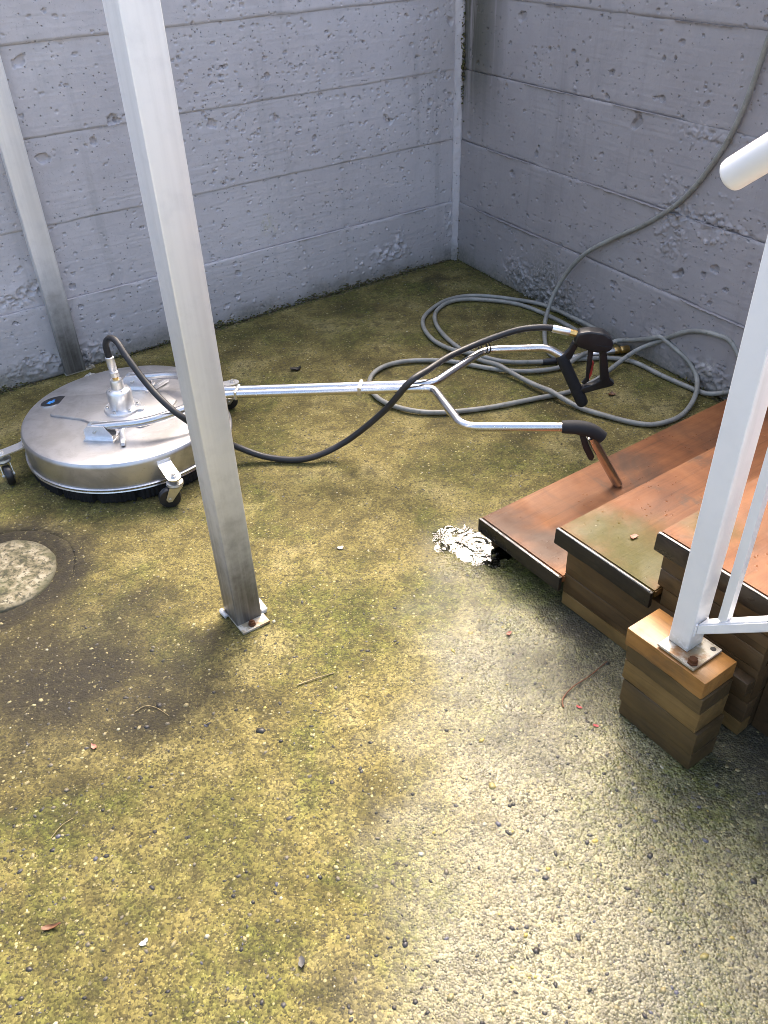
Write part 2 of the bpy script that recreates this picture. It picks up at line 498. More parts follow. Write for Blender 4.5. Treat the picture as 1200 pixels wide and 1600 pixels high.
def mat_stainless_deck():
    t = NT('brushed_stainless_lid')
    P = t.obj()
    br = t.noise(t.map(P, scale=(6, 160, 30), rot=(0, 0, math.radians(-8))), 1.0, 4, 0.6)
    b = t.noise(P, 9.0, 6, 0.65, 0.4)
    d = t.noise(P, 90.0, 3, 0.6)
    col = t.mix(t.smooth(b, 0.42, 0.66, 0.0, 0.65), (0.58, 0.57, 0.57), (0.35, 0.34, 0.335))
    col = t.mix(t.smooth(d, 0.62, 0.74, 0.0, 0.35), col, (0.30, 0.27, 0.23))
    r = t.m('ADD', 0.27, t.m('ADD', t.m('MULTIPLY', br, 0.10), t.m('MULTIPLY', b, 0.16)))
    return t.out(col, r, 1.0, t.bump(t.m('ADD', br, t.m('MULTIPLY', b, 2.0)), 0.06, 0.002))
def mat_rubber(name, base, rough=0.55, spec=0.4, wet=0.0):
    t = NT(name)
    P = t.obj()
    n = t.noise(P, 120.0, 4, 0.6)
    b = t.noise(P, 12.0, 5, 0.6)
    col = t.mix(t.smooth(b, 0.45, 0.75, 0.0, 0.5), base, tuple(min(1, c * 1.7 + 0.012) for c in base))
    return t.out(col, t.m('ADD', rough, t.m('MULTIPLY', t.m('SUBTRACT', b, 0.5), 0.3)), 0.0, t.bump(n, 0.15, 0.001), spec)
def mat_hose():
    t = NT('grey_rubber_hose')
    P = t.pos()
    b = t.noise(P, 14.0, 6, 0.65)
    n = t.noise(P, 220.0, 3, 0.6)
    col = t.mix(t.smooth(b, 0.4, 0.7), (0.225, 0.222, 0.196), (0.32, 0.317, 0.285))
    col = t.mix(t.smooth(t.noise(P, 40.0, 4, 0.6), 0.58, 0.72, 0.0, 0.6), col, (0.10, 0.095, 0.07))
    return t.out(col, 0.42, 0.0, t.bump(n, 0.2, 0.0008), 0.45)
def mat_paint_white():
    t = NT('white_painted_metal')
    P = t.obj()
    W = t.pos()
    n = t.noise(W, 11.0, 5, 0.6)
    f = t.noise(W, 95.0, 4, 0.6)
    col = t.mix(t.smooth(n, 0.4, 0.75, 0.0, 0.35), (0.80, 0.80, 0.80), (0.66, 0.66, 0.66))
    z = t.sep(W)[2]
    d = t.m('MULTIPLY', t.smooth(t.m('ADD', z, t.m('MULTIPLY', n, 0.05)), 0.285, 0.345, 0.85, 0.0), t.smooth(f, 0.30, 0.55))
    col = t.mix(d, col, (0.30, 0.28, 0.16))
    col = t.mix(t.smooth(t.noise(W, 28.0, 6, 0.75), 0.70, 0.74, 0.0, 0.6), col, (0.33, 0.26, 0.19))
    col = t.mix(t.smooth(t.noise(t.map(W, scale=(40, 40, 2.0)), 1.0, 4, 0.6), 0.56, 0.74, 0.0, 0.22), col, (0.50, 0.48, 0.43))
    return t.out(col, t.m('ADD', 0.30, t.m('MULTIPLY', n, 0.2)), 0.0, t.bump(t.m('ADD', f, t.m('MULTIPLY', n, 2)), 0.10, 0.001), 0.5)
def mat_plate(name):
    t = NT(name)
    P = t.obj()
    n = t.noise(P, 45.0, 6, 0.65)
    b = t.noise(P, 16.0, 5, 0.6)
    col = t.mix(t.smooth(n, 0.45, 0.6), (0.50, 0.47, 0.40), (0.30, 0.26, 0.18))
    col = t.mix(t.smooth(b, 0.50, 0.66, 0.0, 0.9), col, (0.26, 0.12, 0.035))
    return t.out(col, 0.55, 0.25, t.bump(n, 0.3, 0.001))
def mat_rust():
    t = NT('rusty_bolt_steel')
    n = t.noise(t.obj(), 180.0, 5, 0.65)
    return t.out(t.mix(n, (0.16, 0.055, 0.016), (0.05, 0.022, 0.012)), 0.7, 0.3, t.bump(n, 0.5, 0.001))
def mat_wood(name, tones, wet, axis='X', dark=0.5, algae=(), knots=True, spec=0.5, stain=(), drops=False):
    """tones: dark, mid, light; grain along local axis"""
    t = NT(name)
    P = t.obj()
    sc = {'X': (3.2, 22, 22), 'Y': (15, 1.8, 15)}[axis]
    sc2 = {'X': (3.0, 110, 110), 'Y': (110, 3.0, 110)}[axis]
    g = t.noise(t.map(P, scale=sc), 1.0, 6, 0.6, 1.1)
    g2 = t.noise(t.map(P, scale=sc2), 1.0, 4, 0.6, 0.4)
    b = t.noise(P, 5.5, 6, 0.62, 0.6)
    f = t.noise(P, 130.0, 3, 0.6)
    col = t.ramp(t.m('ADD', t.m('MULTIPLY', g, 0.45), t.m('MULTIPLY', b, 0.55)), [(0.32, tones[0]), (0.50, tones[1]), (0.68, tones[2])])
    col = t.mix(t.smooth(g2, 0.50, 0.75, 0.0, dark), col, tuple(c * 0.42 for c in tones[0]))
    st = t.noise(t.map(P, loc=(4.2, 1.3, 0)), 4.0, 5, 0.65, 0.8)
    col = t.mix(t.smooth(st, 0.54, 0.70, 0.0, 0.65), col, (0.060, 0.045, 0.034))
    for c, r, k in algae:
        col = t.mix(t.m('MULTIPLY', t.spot(P, c, r, 0.85, b, 0.16), k), col, t.mix(f, (0.040, 0.042, 0.006), (0.095, 0.080, 0.014)))
    for c, r, k in stain:
        col = t.mix(t.m('MULTIPLY', t.spot(P, c, r, 0.85, b, 0.20), k), col, (0.045, 0.032, 0.024))
    rough = t.mixf(t.smooth(t.noise(t.map(P, loc=(9.2, 3.3, 0)), 6.0, 5, 0.6), 0.40, 0.60), 0.62, 0.62 - 0.42 * wet)
    h = t.m('ADD', g, t.m('ADD', t.m('MULTIPLY', g2, 0.6), t.m('MULTIPLY', f, 0.25)))
    if drops:
        vd = t.voro(P, 105.0)
        dm = t.m('MULTIPLY', t.m('GREATER_THAN', t.sep(vd.outputs['Color'])[0], 0.80), t.smooth(vd.outputs['Distance'], 0.20, 0.38, 1.0, 0.0))
        dm = t.m('MULTIPLY', dm, t.smooth(t.noise(t.map(P, loc=(1.7, 5.5, 0)), 9.0, 3, 0.6), 0.50, 0.60))
        rough = t.mixf(dm, rough, 0.05)
        h = t.m('ADD', h, t.m('MULTIPLY', dm, 0.9))
    return t.out(col, rough, 0.0, t.bump(h, 0.35, 0.0025), spec)
def mat_plain(name, c, rough=0.6, metal=0.0, var=0.4, scale=40.0, bump=0.15, spec=0.4):
    t = NT(name)
    n = t.noise(t.obj(), scale, 5, 0.6)
    col = t.mix(t.smooth(n, 0.35, 0.7, 0.0, 1.0), c, tuple(k * (1 - var) for k in c))
    return t.out(col, rough, metal, t.bump(n, bump, 0.001), spec)
def mat_cover():
    t = NT('pale_cover_concrete')
    P = t.obj()
    a = t.noise(P, 22.0, 6, 0.68, 0.5); b = t.noise(P, 75.0, 4, 0.65); c = t.noise(P, 9.0, 4, 0.6)
    col = t.ramp(a, [(0.40, (0.060, 0.058, 0.030)), (0.49, (0.18, 0.155, 0.095)), (0.60, (0.33, 0.295, 0.21))])
    col = t.mix(t.smooth(b, 0.52, 0.60, 0.0, 0.85), col, (0.035, 0.034, 0.022))
    col = t.mix(t.smooth(c, 0.50, 0.66, 0.0, 0.6), col, (0.085, 0.088, 0.035))
    r = t.vm('LENGTH', P)
    col = t.mix(t.smooth(t.m('ADD', r, t.m('MULTIPLY', a, 0.05)), 0.155, 0.195, 0.0, 0.85), col, (0.05, 0.048, 0.03))
    return t.out(col, 0.7, 0.0, t.bump(t.m('ADD', a, b), 0.7, 0.004), 0.3)
def mat_water():
    t = NT('puddle_water')
    P = t.pos()
    n = t.noise(t.map(P, scale=(1, 1, 1)), 21.0, 3, 0.5, 0.8)
    d = t.vm('DISTANCE', P, (0.265, 1.845, 0.0))
    ring = t.m('MULTIPLY', t.m('SINE', t.m('MULTIPLY', d, 330.0)), t.smooth(d, 0.0, 0.075, 1.0, 0.0))
    h = t.m('ADD', t.m('MULTIPLY', n, 2.0), t.m('MULTIPLY', ring, 0.14))
    t.out((0.9, 0.93, 0.9), 0.03, 0.0, t.bump(h, 0.45, 0.004))
    t.put(t.bsdf.inputs['Transmission Weight'], 1.0)
    t.put(t.bsdf.inputs['IOR'], 1.33)
    return t.mat
def mat_attr(name, rough=0.6, bump=0.2, spec=0.4):
    t = NT(name)
    a = t.new('ShaderNodeAttribute')
    a.attribute_name = 'tone'
    n = t.noise(t.pos(), 300.0, 3, 0.6)
    col = t.mix(t.smooth(n, 0.3, 0.7, 0.0, 0.45), a.outputs['Color'], (0.03, 0.027, 0.018))
    return t.out(col, rough, 0.0, t.bump(n, bump, 0.001), spec)

M = {}
M['floor'] = mat_floor()
M['wall_l'] = mat_wall('lavender_painted_concrete', False)
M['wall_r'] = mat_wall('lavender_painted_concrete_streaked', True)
M['alu'] = mat_aluminium('mill_finish_aluminium', (0.92, 0.92, 0.925), 0.46, 0.16)
M['deck'] = mat_stainless_deck()
M['chrome'] = mat_metal('polished_steel_tube', (0.64, 0.63, 0.625), 0.19)
M['cast'] = mat_metal('machined_aluminium', (0.86, 0.86, 0.87), 0.30)
M['zinc'] = mat_metal('zinc_plated_steel', (0.62, 0.61, 0.58), 0.33)
M['brass'] = mat_metal('brass_fitting', (0.72, 0.48, 0.18), 0.28)
M['black_hose'] = mat_rubber('black_rubber_hose', (0.022, 0.022, 0.024), 0.48, 0.45)
M['black'] = mat_rubber('black_moulded_plastic', (0.013, 0.013, 0.015), 0.36, 0.5)
M['grip'] = mat_rubber('black_foam_grip', (0.020, 0.020, 0.022), 0.75, 0.3)
M['brush'] = mat_rubber('black_brush_bristles', (0.010, 0.010, 0.011), 0.7, 0.3)
M['red'] = mat_plain('red_trigger_lock', (0.42, 0.045, 0.035), 0.4)
M['hose'] = mat_hose()
M['white'] = mat_paint_white()
M['plate'] = mat_plate('stained_base_plate')
M['rust'] = mat_rust()
M['caulk'] = mat_plain('white_sealant', (0.70, 0.69, 0.66), 0.6, var=0.25)
M['ply'] = mat_wood('wet_stained_plywood', ((0.105, 0.038, 0.015), (0.190, 0.073, 0.027), (0.275, 0.116, 0.043)), 0.35, 'Y', 0.35, spec=0.2, drops=True,
                    algae=(((0.36, 0.06, 0.25), 0.13, 0.95), ((0.46, 0.09, 0.25), 0.15, 0.8), ((0.52, 0.03, 0.25), 0.13, 0.95), ((0.62, 0.10, 0.40), 0.10, 0.6)),
                    stain=(((0.07, 0.55, 0.1), 0.10, 0.55), ((0.20, 0.50, 0.1), 0.14, 0.5), ((0.22, 0.05, 0.1), 0.14, 0.75), ((0.05, 0.03, 0.1), 0.10, 0.6), ((0.16, 0.85, 0.1), 0.16, 0.4), ((0.02, 0.80, 0.1), 0.10, 0.45)))
M['nosing'] = mat_wood('black_wet_edge_board', ((0.008, 0.007, 0.006), (0.018, 0.014, 0.010), (0.038, 0.027, 0.017)), 0.9, 'X', 0.4, spec=0.4)
M['sideboard'] = mat_wood('damp_brown_board', ((0.038, 0.022, 0.009), (0.080, 0.045, 0.017), (0.125, 0.073, 0.027)), 0.3, 'X', 0.5)
M['sideboard_light'] = mat_wood('damp_tan_board', ((0.085, 0.050, 0.016), (0.17, 0.102, 0.033), (0.25, 0.155, 0.052)), 0.3, 'X', 0.5)
M['endgrain'] = mat_wood('damp_dark_board', ((0.030, 0.018, 0.008), (0.058, 0.034, 0.014), (0.090, 0.055, 0.023)), 0.3, 'Y', 0.5)
M['cedar'] = mat_wood('wet_orange_timber', ((0.17, 0.075, 0.020), (0.31, 0.145, 0.037), (0.42, 0.215, 0.062)), 0.6, 'X', 0.45)
M['timber'] = mat_wood('damp_olive_timber', ((0.040, 0.025, 0.009), (0.085, 0.052, 0.018), (0.135, 0.085, 0.030)), 0.3, 'X', 0.5)
M['cover'] = mat_cover()
M['worn'] = mat_plain('painted_edge_glint', (0.42, 0.40, 0.37), 0.25, var=0.55, scale=70.0, bump=0.4)  # pale colour painting the wet highlight along the tread edges
M['ring'] = mat_plain('black_silt', (0.030, 0.026, 0.018), 0.9, var=0.5, scale=60.0, bump=0.6)
M['water'] = mat_water()
M['stones'] = mat_attr('mixed_aggregate_stone', 0.45, 0.3, 0.5)
M['moss'] = mat_attr('dark_moss', 0.85, 0.5, 0.2)
M['badge'] = mat_plain('black_badge', (0.012, 0.012, 0.014), 0.3, var=0.2)
M['blue'] = mat_plain('blue_print', (0.035, 0.20, 0.55), 0.35, var=0.1)
M['twig'] = mat_plain('dry_straw', (0.36, 0.28, 0.14), 0.7, var=0.4, scale=90)
M['darktwig'] = mat_plain('red_brown_twig', (0.20, 0.075, 0.035), 0.6, var=0.5, scale=90)
M['leaf'] = mat_plain('brown_leaf', (0.16, 0.07, 0.03), 0.5, var=0.5, scale=90)
M['darkleaf'] = mat_plain('black_leaf', (0.02, 0.017, 0.014), 0.5, var=0.4, scale=90)
M['redpaper'] = mat_plain('red_scrap', (0.40, 0.07, 0.07), 0.6, var=0.2, scale=90)
M['pale'] = mat_plain('pale_chip', (0.50, 0.47, 0.40), 0.6, var=0.25, scale=90)
M['pinkleaf'] = mat_plain('salmon_petal', (0.48, 0.20, 0.14), 0.6, var=0.3, scale=90)

# ================================================================== SETTING
CORNER = Vector((0.417, 4.158, 0.0))
DL = Vector((-0.829, -0.559, 0)).normalized()       # along the left wall, away from the corner
DR = Vector((0.471, -0.882, 0)).normalized()        # along the right wall, towards the viewer
ANG_L = math.atan2(DL.y, DL.x)
ANG_R = math.atan2(-DR.y, -DR.x)
SEAMS = [0.0, 0.288, 0.568, 0.862, 1.145, 1.435, 1.72, 2.01]

def axis_steps(fine0, fine1, step, far0, far1, n=9):
    mid = np.arange(fine0, fine1 + step * 0.5, step)
    a = fine0 - (np.linspace(0, 1, n + 1)[1:] ** 3) * (fine0 - far0)
    b = fine1 + (np.linspace(0, 1, n + 1)[1:] ** 3) * (far1 - fine1)
    return np.concatenate([a[::-1], mid, b])

# ---- ground: one sheet, finely modelled where it is seen
gx = axis_steps(-1.75, 1.45, 0.0066, -40.0, 40.0)
gy = np.concatenate([(0.30 - (np.linspace(0, 1, 10)[1:] ** 3) * 40.3)[::-1], np.arange(0.30, 1.9, 0.0062), np.arange(1.9, 4.3, 0.010), 4.3 + (np.linspace(0, 1, 10)[1:] ** 3) * 40])
GX, GY = np.meshgrid(gx, gy)
def ground_h(X, Y):
    inside = (np.abs(X) < 2.2) & (Y > -0.2) & (Y < 4.6)
    h = 0.0050 * fbm(X * 3.1, Y * 3.1, 3, 3) + 0.0030 * fbm(X * 17, Y * 17, 9, 4) + 0.0016 * fbm(X * 70, Y * 70, 21, 2)
    d = np.hypot((X - 0.272) / 1.2, (Y - 1.838))
    h = h - 0.0070 * np.exp(-(d / 0.088) ** 2)
    d2 = np.hypot((X - 0.205), (Y - 1.735))
    h = h - 0.0 * d2 + 0.0055 * np.exp(-(np.hypot(X - 0.15, Y - 1.685) / 0.075) ** 2) + 0.0050 * fbm(X * 34, Y * 34, 63, 4) * np.exp(-(d / 0.11) ** 2)
    # silt-filled trench round the old cover
    dc = np.hypot(X + 1.09, Y - 1.785)
    h = h - 0.022 * np.clip((0.207 - dc) / 0.012, 0, 1)
    return np.where(inside, h, 0.0)
GZ = ground_h(GX, GY)
ground = grid_obj('ground', np.stack([GX, GY, GZ], -1), M['floor'])
tag(ground, 'algae-stained wet concrete yard floor with exposed aggregate', kind='structure')
def gz(x, y): return float(ground_h(np.array([x]), np.array([y]))[0])

# ---- puddle of rainwater in the dip beside the lowest step
px_ = np.linspace(-0.19, 0.19, 60); py_ = np.linspace(-0.07, 0.17, 60)
PX, PY = np.meshgrid(px_ + 0.25, py_ + 1.80)
pud = grid_obj('puddle', np.stack([PX, PY, np.full_like(PX, -0.0030)], -1), M['water'])
tag(pud, 'small rippled puddle shining beside the lowest wooden step', kind='structure')

# ---- walls
def pit_list(n, x0, x1, z0, z1, seed, rmin, rmax):
    r = np.random.default_rng(seed)
    xs = r.uniform(x0, x1, n); zs = r.uniform(z0, z1, n)
    rs = rmin + (rmax - rmin) * r.random(n) ** 3.2
    return [(a, b, c) for a, b, c in zip(xs, zs, rs)]
def wall_height(X, Z, offs, pits, blobs, rough, seed, x_fine):
    h = offs + 0.0013 * fbm(X * 2.0, Z * 3.0, seed, 3) + 0.0007 * fbm(X * 5, Z * 120, seed + 5, 2) + 0.0007 * fbm(X * 60, Z * 60, seed + 8, 2)
    xr = X[0]; zr = Z[:, 0]
    r = np.random.default_rng(seed + 99)
    for (px, pz, pr, sg) in [(a, b, c, -1) for a, b, c in pits] + [(a, b, c, 1) for a, b, c in blobs]:
        ax = pr * r.uniform(0.8, 1.6); az = pr * r.uniform(0.7, 1.1)
        th = r.uniform(-0.6, 0.6)
        i0, i1 = np.searchsorted(xr, [px - 2 * pr, px + 2 * pr]); j0, j1 = np.searchsorted(zr, [pz - 2 * pr, pz + 2 * pr])
        if i1 - i0 < 1 or j1 - j0 < 1: continue
        dx = X[j0:j1, i0:i1] - px; dz = Z[j0:j1, i0:i1] - pz
        u = (dx * math.cos(th) + dz * math.sin(th)) / ax; v = (-dx * math.sin(th) + dz * math.cos(th)) / az
        d = np.sqrt(u * u + v * v) + 0.55 * vnoise(dx / pr * 1.7 + px * 91, dz / pr * 1.7 + pz * 57, seed)
        k = np.clip(1.15 - d, 0, 1)
        dep = min(1.15 * pr, 0.013) if sg < 0 else 0.55 * pr
        h[j0:j1, i0:i1] += sg * dep * np.clip(k * 3.0, 0, 1) ** (0.8 if sg < 0 else 0.6)
    for (px, pz, rx, rz, amp) in rough:
        m = np.exp(-((X - px) / rx) ** 2 - ((Z - pz) / rz) ** 2)
        q = fbm(X * 55 + px * 7, Z * 55, seed + 31, 3)
        h += amp * np.clip(m * 1.6, 0, 1) * np.clip(q * 2.2 + 0.15, -0.3, 1)
    return h
def build_wall(wall, xs, offsets, mat, pits_all, blobs_all, rough_all, seed, z_count, lips):
    for k in range(z_count):
        z0, z1 = SEAMS[k], SEAMS[k + 1]
        seen = k < 5
        st = 0.0031 if seen else 0.05
        zz = np.linspace(z0, z1, int((z1 - z0) / st) + 1)
        xx = xs if seen else np.unique(np.append(xs[::12], xs[[0, -1]]))
        X, Z = np.meshgrid(xx, zz)
        if seen:
            pit = [p for p in pits_all if z0 + 0.004 < p[1] < z1 - 0.004]
            blo = [p for p in blobs_all if z0 < p[1] < z1]
            h = wall_height(X, Z, offsets[k], pit, blo, rough_all, seed + k * 7, None)
            # ragged board joints: cement fins and broken arrises
            for edge, key in ((z1, 1), (z0, -1)):
                d = np.abs(Z - edge)
                n = fbm(X * 7 + k * 5.3, X * 0 + key * 3.7, seed + 61, 6)
                n2 = fbm(X * 90, Z * 90, seed + 67, 2)
                amp = lips[k] if key == 1 else 0.6 * lips[k]
                h += amp * np.clip(n * 2.6, -0.45, 1.0) * np.exp(-(d / 0.0050) ** 2) * (1 + 0.9 * n2)
                h -= 0.0035 * np.exp(-(d / 0.0035) ** 2) * (key == -1)
        else:
            h = np.full_like(X, offsets[k])
        # wobble of the joint line itself
        ZZ = Z.copy()
        if seen:
            ZZ[0] += 0.0012 * fbm(xx * 14, xx * 0, seed + k, 4); ZZ[-1] += 0.0012 * fbm(xx * 14, xx * 0, seed + k + 1, 4) - 0.0006
            ZZ[0] = np.maximum(ZZ[0], 0.0) if k == 0 else ZZ[0]
        P = np.stack([X, h, ZZ], -1)
        back = np.stack([X[:1], np.full_like(X[:1], -0.19), ZZ[-1:]], -1)
        back0 = np.stack([X[:1], np.full_like(X[:1], -0.19), ZZ[:1]], -1)
        P = np.concatenate([back0, P, back], 0)
        if P.shape[1] > 1 and xx[-1] < xx[0]: P = P[:, ::-1]
        o = grid_obj('course', P[:, ::-1], mat, wall)
        try: o.data.set_sharp_from_angle(angle=math.radians(50))
        except Exception: pass

WL = empty('concrete_wall', CORNER, 'lavender-grey board-marked concrete wall behind the steel floor cleaner', 'wall', ANG_L)
xl = np.concatenate([np.arange(0.022, 2.36, 0.0031), 2.36 + (np.linspace(0, 1, 25)[1:]) * 4.5])
pl = pit_list(900, 0.03, 2.6, 0.03, 1.32, 5, 0.0032, 0.0078)
pl += pit_list(420, 0.03, 1.35, 0.58, 1.30, 6, 0.0032, 0.0075)
pl += [(1.235, .81, .017), (1.888, 1.096, .016), (1.892, .794, .017), (1.216, .218, .013), (1.905, .33, .013), (.067, 1.05, .017), (.061, .756, .015), (.175, .75, .013),
       (1.701, .821, .013), (1.617, .88, .017), (.955, .789, .013), (.978, .946, .012), (.784, .691, .012), (1.60, .875, .011), (.14, .62, .012), (.40, .70, .013), (.42, .72, .010)]
rl = [(2.08, .355, .07, .03, -.011), (2.13, .325, .05, .025, -.009), (.42, .12, .09, .035, .010), (.36, .17, .02, .05, .008), (1.92, .05, .10, .04, .008), (2.1, .06, .12, .035, .007), (.05, .20, .03, .08, .006)]
build_wall(WL, xl, [0.0135, 0.0045, 0.0085, 0.0125, 0.0195], M['wall_l'], pl, [(x, z, r) for x, z, r in pit_list(40, .1, 1.4, .02, .25, 8, .004, .008)], rl, 40, 5, [0.005, 0.0035, 0.004, 0.0035, 0.0025])

WR = empty('concrete_wall', CORNER, 'darker grey concrete wall with algae streaks that the grey hose climbs', 'wall', ANG_R)
xr_ = np.concatenate([-1.85 - (np.linspace(0, 1, 25)[1:][::-1]) * 4.5, np.arange(-1.85, -0.022, 0.0031)])
pr = pit_list(520, -2.15, -0.03, 0.05, 1.32, 15, 0.0035, 0.0085)
pr += [(-.435, 1.095, .018), (-1.136, .82, .018), (-1.14, .845, .013), (-.441, .505, .013), (-1.143, .235, .015), (-1.448, .368, .015), (-1.46, .38, .011), (-1.602, .434, .012), (-.593, .613, .011), (-1.56, .40, .011), (-.10, .60, .012), (-.62, 1.0, .010)]
br = pit_list(70, -1.47, -1.30, .40, .68, 16, .004, .009) + pit_list(160, -1.05, -.45, .01, .17, 17, .004, .008) + pit_list(50, -2.0, -.1, .05, 1.2, 18, .004, .008) + pit_list(30, -1.62, -1.5, .5, .7, 19, .004, .008)
rr = [(-.75, .045, .16, .06, .013), (-.52, .10, .08, .05, .008), (-1.38, .52, .05, .09, .008), (-1.55, .575, .14, .018, -.010), (-1.46, .835, .10, .015, -.009), (-1.66, .06, .12, .04, .008), (-1.40, .10, .05, .03, .008)]
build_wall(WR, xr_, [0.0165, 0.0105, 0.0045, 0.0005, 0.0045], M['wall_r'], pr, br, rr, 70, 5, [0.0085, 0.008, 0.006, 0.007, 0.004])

# mortar strip filling the corner
zz = np.linspace(0, 1.43, 290); uu = np.linspace(0, 1, 9)
A0 = CORNER + DL * 0.036; B0 = CORNER + DR * 0.036
nrm = Vector((DL.x + DR.x, DL.y + DR.y, 0)).normalized()
Pm = np.zeros((len(zz), len(uu), 3))
for j, u in enumerate(uu):
    b = A0.lerp(B0, u)
    bulge = 0.011 + 0.004 * math.sin(math.pi * u)
    Pm[:, j, 0] = b.x; Pm[:, j, 1] = b.y
    hh = bulge + 0.0075 * fbm(zz * 30, zz * 0 + u * 4, 5, 5) - 0.016 * ((u == 0) or (u == 1))
    Pm[:, j, 0] += nrm.x * hh; Pm[:, j, 1] += nrm.y * hh
Pm[:, :, 2] = zz[:, None]
inv = (Matrix.Translation(CORNER) @ Matrix.Rotation(ANG_R, 4, 'Z')).inverted()
flat = np.array([tuple(inv @ Vector(p)) for p in Pm.reshape(-1, 3)]).reshape(Pm.shape)
grid_obj('corner_fillet', flat, M['wall_l'], WR)

# ---- old round cover set in the floor
COVER = empty('drain_cover', (-1.09, 1.785, 0), 'pale mottled round concrete drain cover ringed with black silt', 'drain cover')
cg = []
ang = np.linspace(0, 2 * math.pi, 97)
rad_ = np.array([0.0, 0.03, 0.06, 0.09, 0.11, 0.128, 0.140, 0.150, 0.156, 0.158])
CP = np.zeros((len(rad_), len(ang), 3))
for i, r in enumerate(rad_):
    wob = 1 + 0.07 * fbm(np.cos(ang) * 2.5, np.sin(ang) * 2.5, 4, 4)
    CP[i, :, 0] = r * np.cos(ang) * wob; CP[i, :, 1] = r * np.sin(ang) * wob
    CP[i, :, 2] = 0.0015 - 0.0045 * (r / 0.168) ** 4 + 0.004 * fbm(CP[i, :, 0] * 22, CP[i, :, 1] * 22, 31, 4)
CP[-1, :, 2] = -0.025
grid_obj('cover_slab', CP[:, ::-1], M['cover'], COVER)
rr_ = np.array([0.146, 0.164, 0.182, 0.200, 0.214])
RP = np.zeros((len(rr_), len(ang), 3))
for i, r in enumerate(rr_):
    wob = 1 + 0.05 * fbm(np.cos(ang) * 3, np.sin(ang) * 3, 14, 4)
    RP[i, :, 0] = r * np.cos(ang) * wob; RP[i, :, 1] = r * np.sin(ang) * wob
    RP[i, :, 2] = (-0.010, -0.0042, -0.0034, -0.0012, -0.007)[i] + 0.0045 * fbm(RP[i, :, 0] * 60, RP[i, :, 1] * 60, 33, 3)
grid_obj('silt_ring', RP[:, ::-1], M['floor'], COVER)

# ================================================================== ALUMINIUM POSTS
RDIR = Vector((0.558, -0.83, 0)).normalized()
WDIR = Vector((-RDIR.y, RDIR.x, 0))
ANG_S = math.atan2(RDIR.y, RDIR.x)
def make_post(name, label, corner, wx, wy, height, front_tab, sealant):
    """corner: bottom corner at the -w, +r side; local X = r, local Y = w"""
    base = Vector(corner)
    root = empty(name, base, label, 'post', ANG_S, group='square aluminium posts')
    bm = bmesh.new()
    bm_box(bm, (-wx / 2, wy / 2, 0.006 + height / 2), (wx, wy, height), bevel=0.005, seg=3)
    bm_obj('post_tube', bm, M['alu'], root, 35)
    if front_tab:
        pl_ = box('base_plate', (-wx / 2 + 0.014, wy / 2 + 0.003, 0.0045), (wx + 0.034, wy + 0.006, 0.007), M['plate'], root, bevel=0.0015)
        bolts = ((0.016, wy / 2 - 0.002),)
    else:
        pl_ = box('base_plate', (-wx / 2, wy / 2 + 0.018, 0.0045), (wx - 0.006, wy + 0.040, 0.007), M['plate'], root, bevel=0.0015)
        bolts = ((-wx + 0.012, wy + 0.019), (-0.012, wy + 0.019))
    for (bx, by) in bolts:
        lathe('bolt', [(0, -0.003), (0.0095, -0.003), (0.0095, 0.002), (0.0075, 0.0025), (0.0075, 0.008), (0.004, 0.0085), (0.004, 0.012), (0, 0.012)], M['rust'] if front_tab else M['zinc'], pl_, seg=10, c=(bx, by, 0.011))
    if sealant:
        for c_, s_ in (((-wx * 0.40, wy + 0.011, 0.009), (wx * 0.62, 0.020, 0.015)), ((-wx * 0.86, -0.006, 0.008), (wx * 0.42, 0.012, 0.014))):
            bm = bmesh.new()
            bm_box(bm, c_, s_, bevel=0.005)
            for v in bm.verts:
                v.co += Vector((rnd.uniform(-1, 1), rnd.uniform(-1, 1), rnd.uniform(-1, 1))) * 0.0022
            bm_obj('sealant', bm, M['caulk'], root, 60)
    return root
make_post('aluminium_post', 'tall square aluminium post standing in the middle of the yard floor with rusty bolt', (-0.386, 1.533, 0), 0.078, 0.071, 2.55, True, True)
make_post('aluminium_post', 'square aluminium post behind the floor cleaner against the far wall', (-1.238, 2.990, 0), 0.078, 0.080, 2.55, False, False)

# ================================================================== WOODEN STEPS
SA = Vector((0.27, 1.834, 0))
inv_s = (Matrix.Translation(SA) @ Matrix.Rotation(ANG_S, 4, 'Z')).inverted()
STEPS = empty('wooden_steps', SA, 'red-brown wet plywood steps against the right wall', 'steps', ANG_S)
def wall_w(r):
    """w of the right wall at run r (in step coordinates)"""
    c = inv_s @ CORNER
    d = inv_s.to_3x3() @ DR
    t = (r - c.x) / d.x
    return (c + d * t).y - 0.02
def ply(name, r0, r1, w0, z, th, mat, parent):
    bm = bmesh.new()
    N = 26
    o = [(r0, w0), (r1, w0), (r1, wall_w(r1)), (r0, wall_w(r0))]
    lo = [bm.verts.new((a, b, z - th)) for a, b in o]; hi = [bm.verts.new((a, b, z)) for a, b in o]
    bm.faces.new(hi); bm.faces.new(lo[::-1])
    for i in range(4): bm.faces.new((lo[i], lo[(i + 1) % 4], hi[(i + 1) % 4], hi[i]))
    bmesh.ops.bevel(bm, geom=list(bm.edges), offset=0.003, segments=2, affect='EDGES')
    return bm_obj(name, bm, mat, parent, 35)
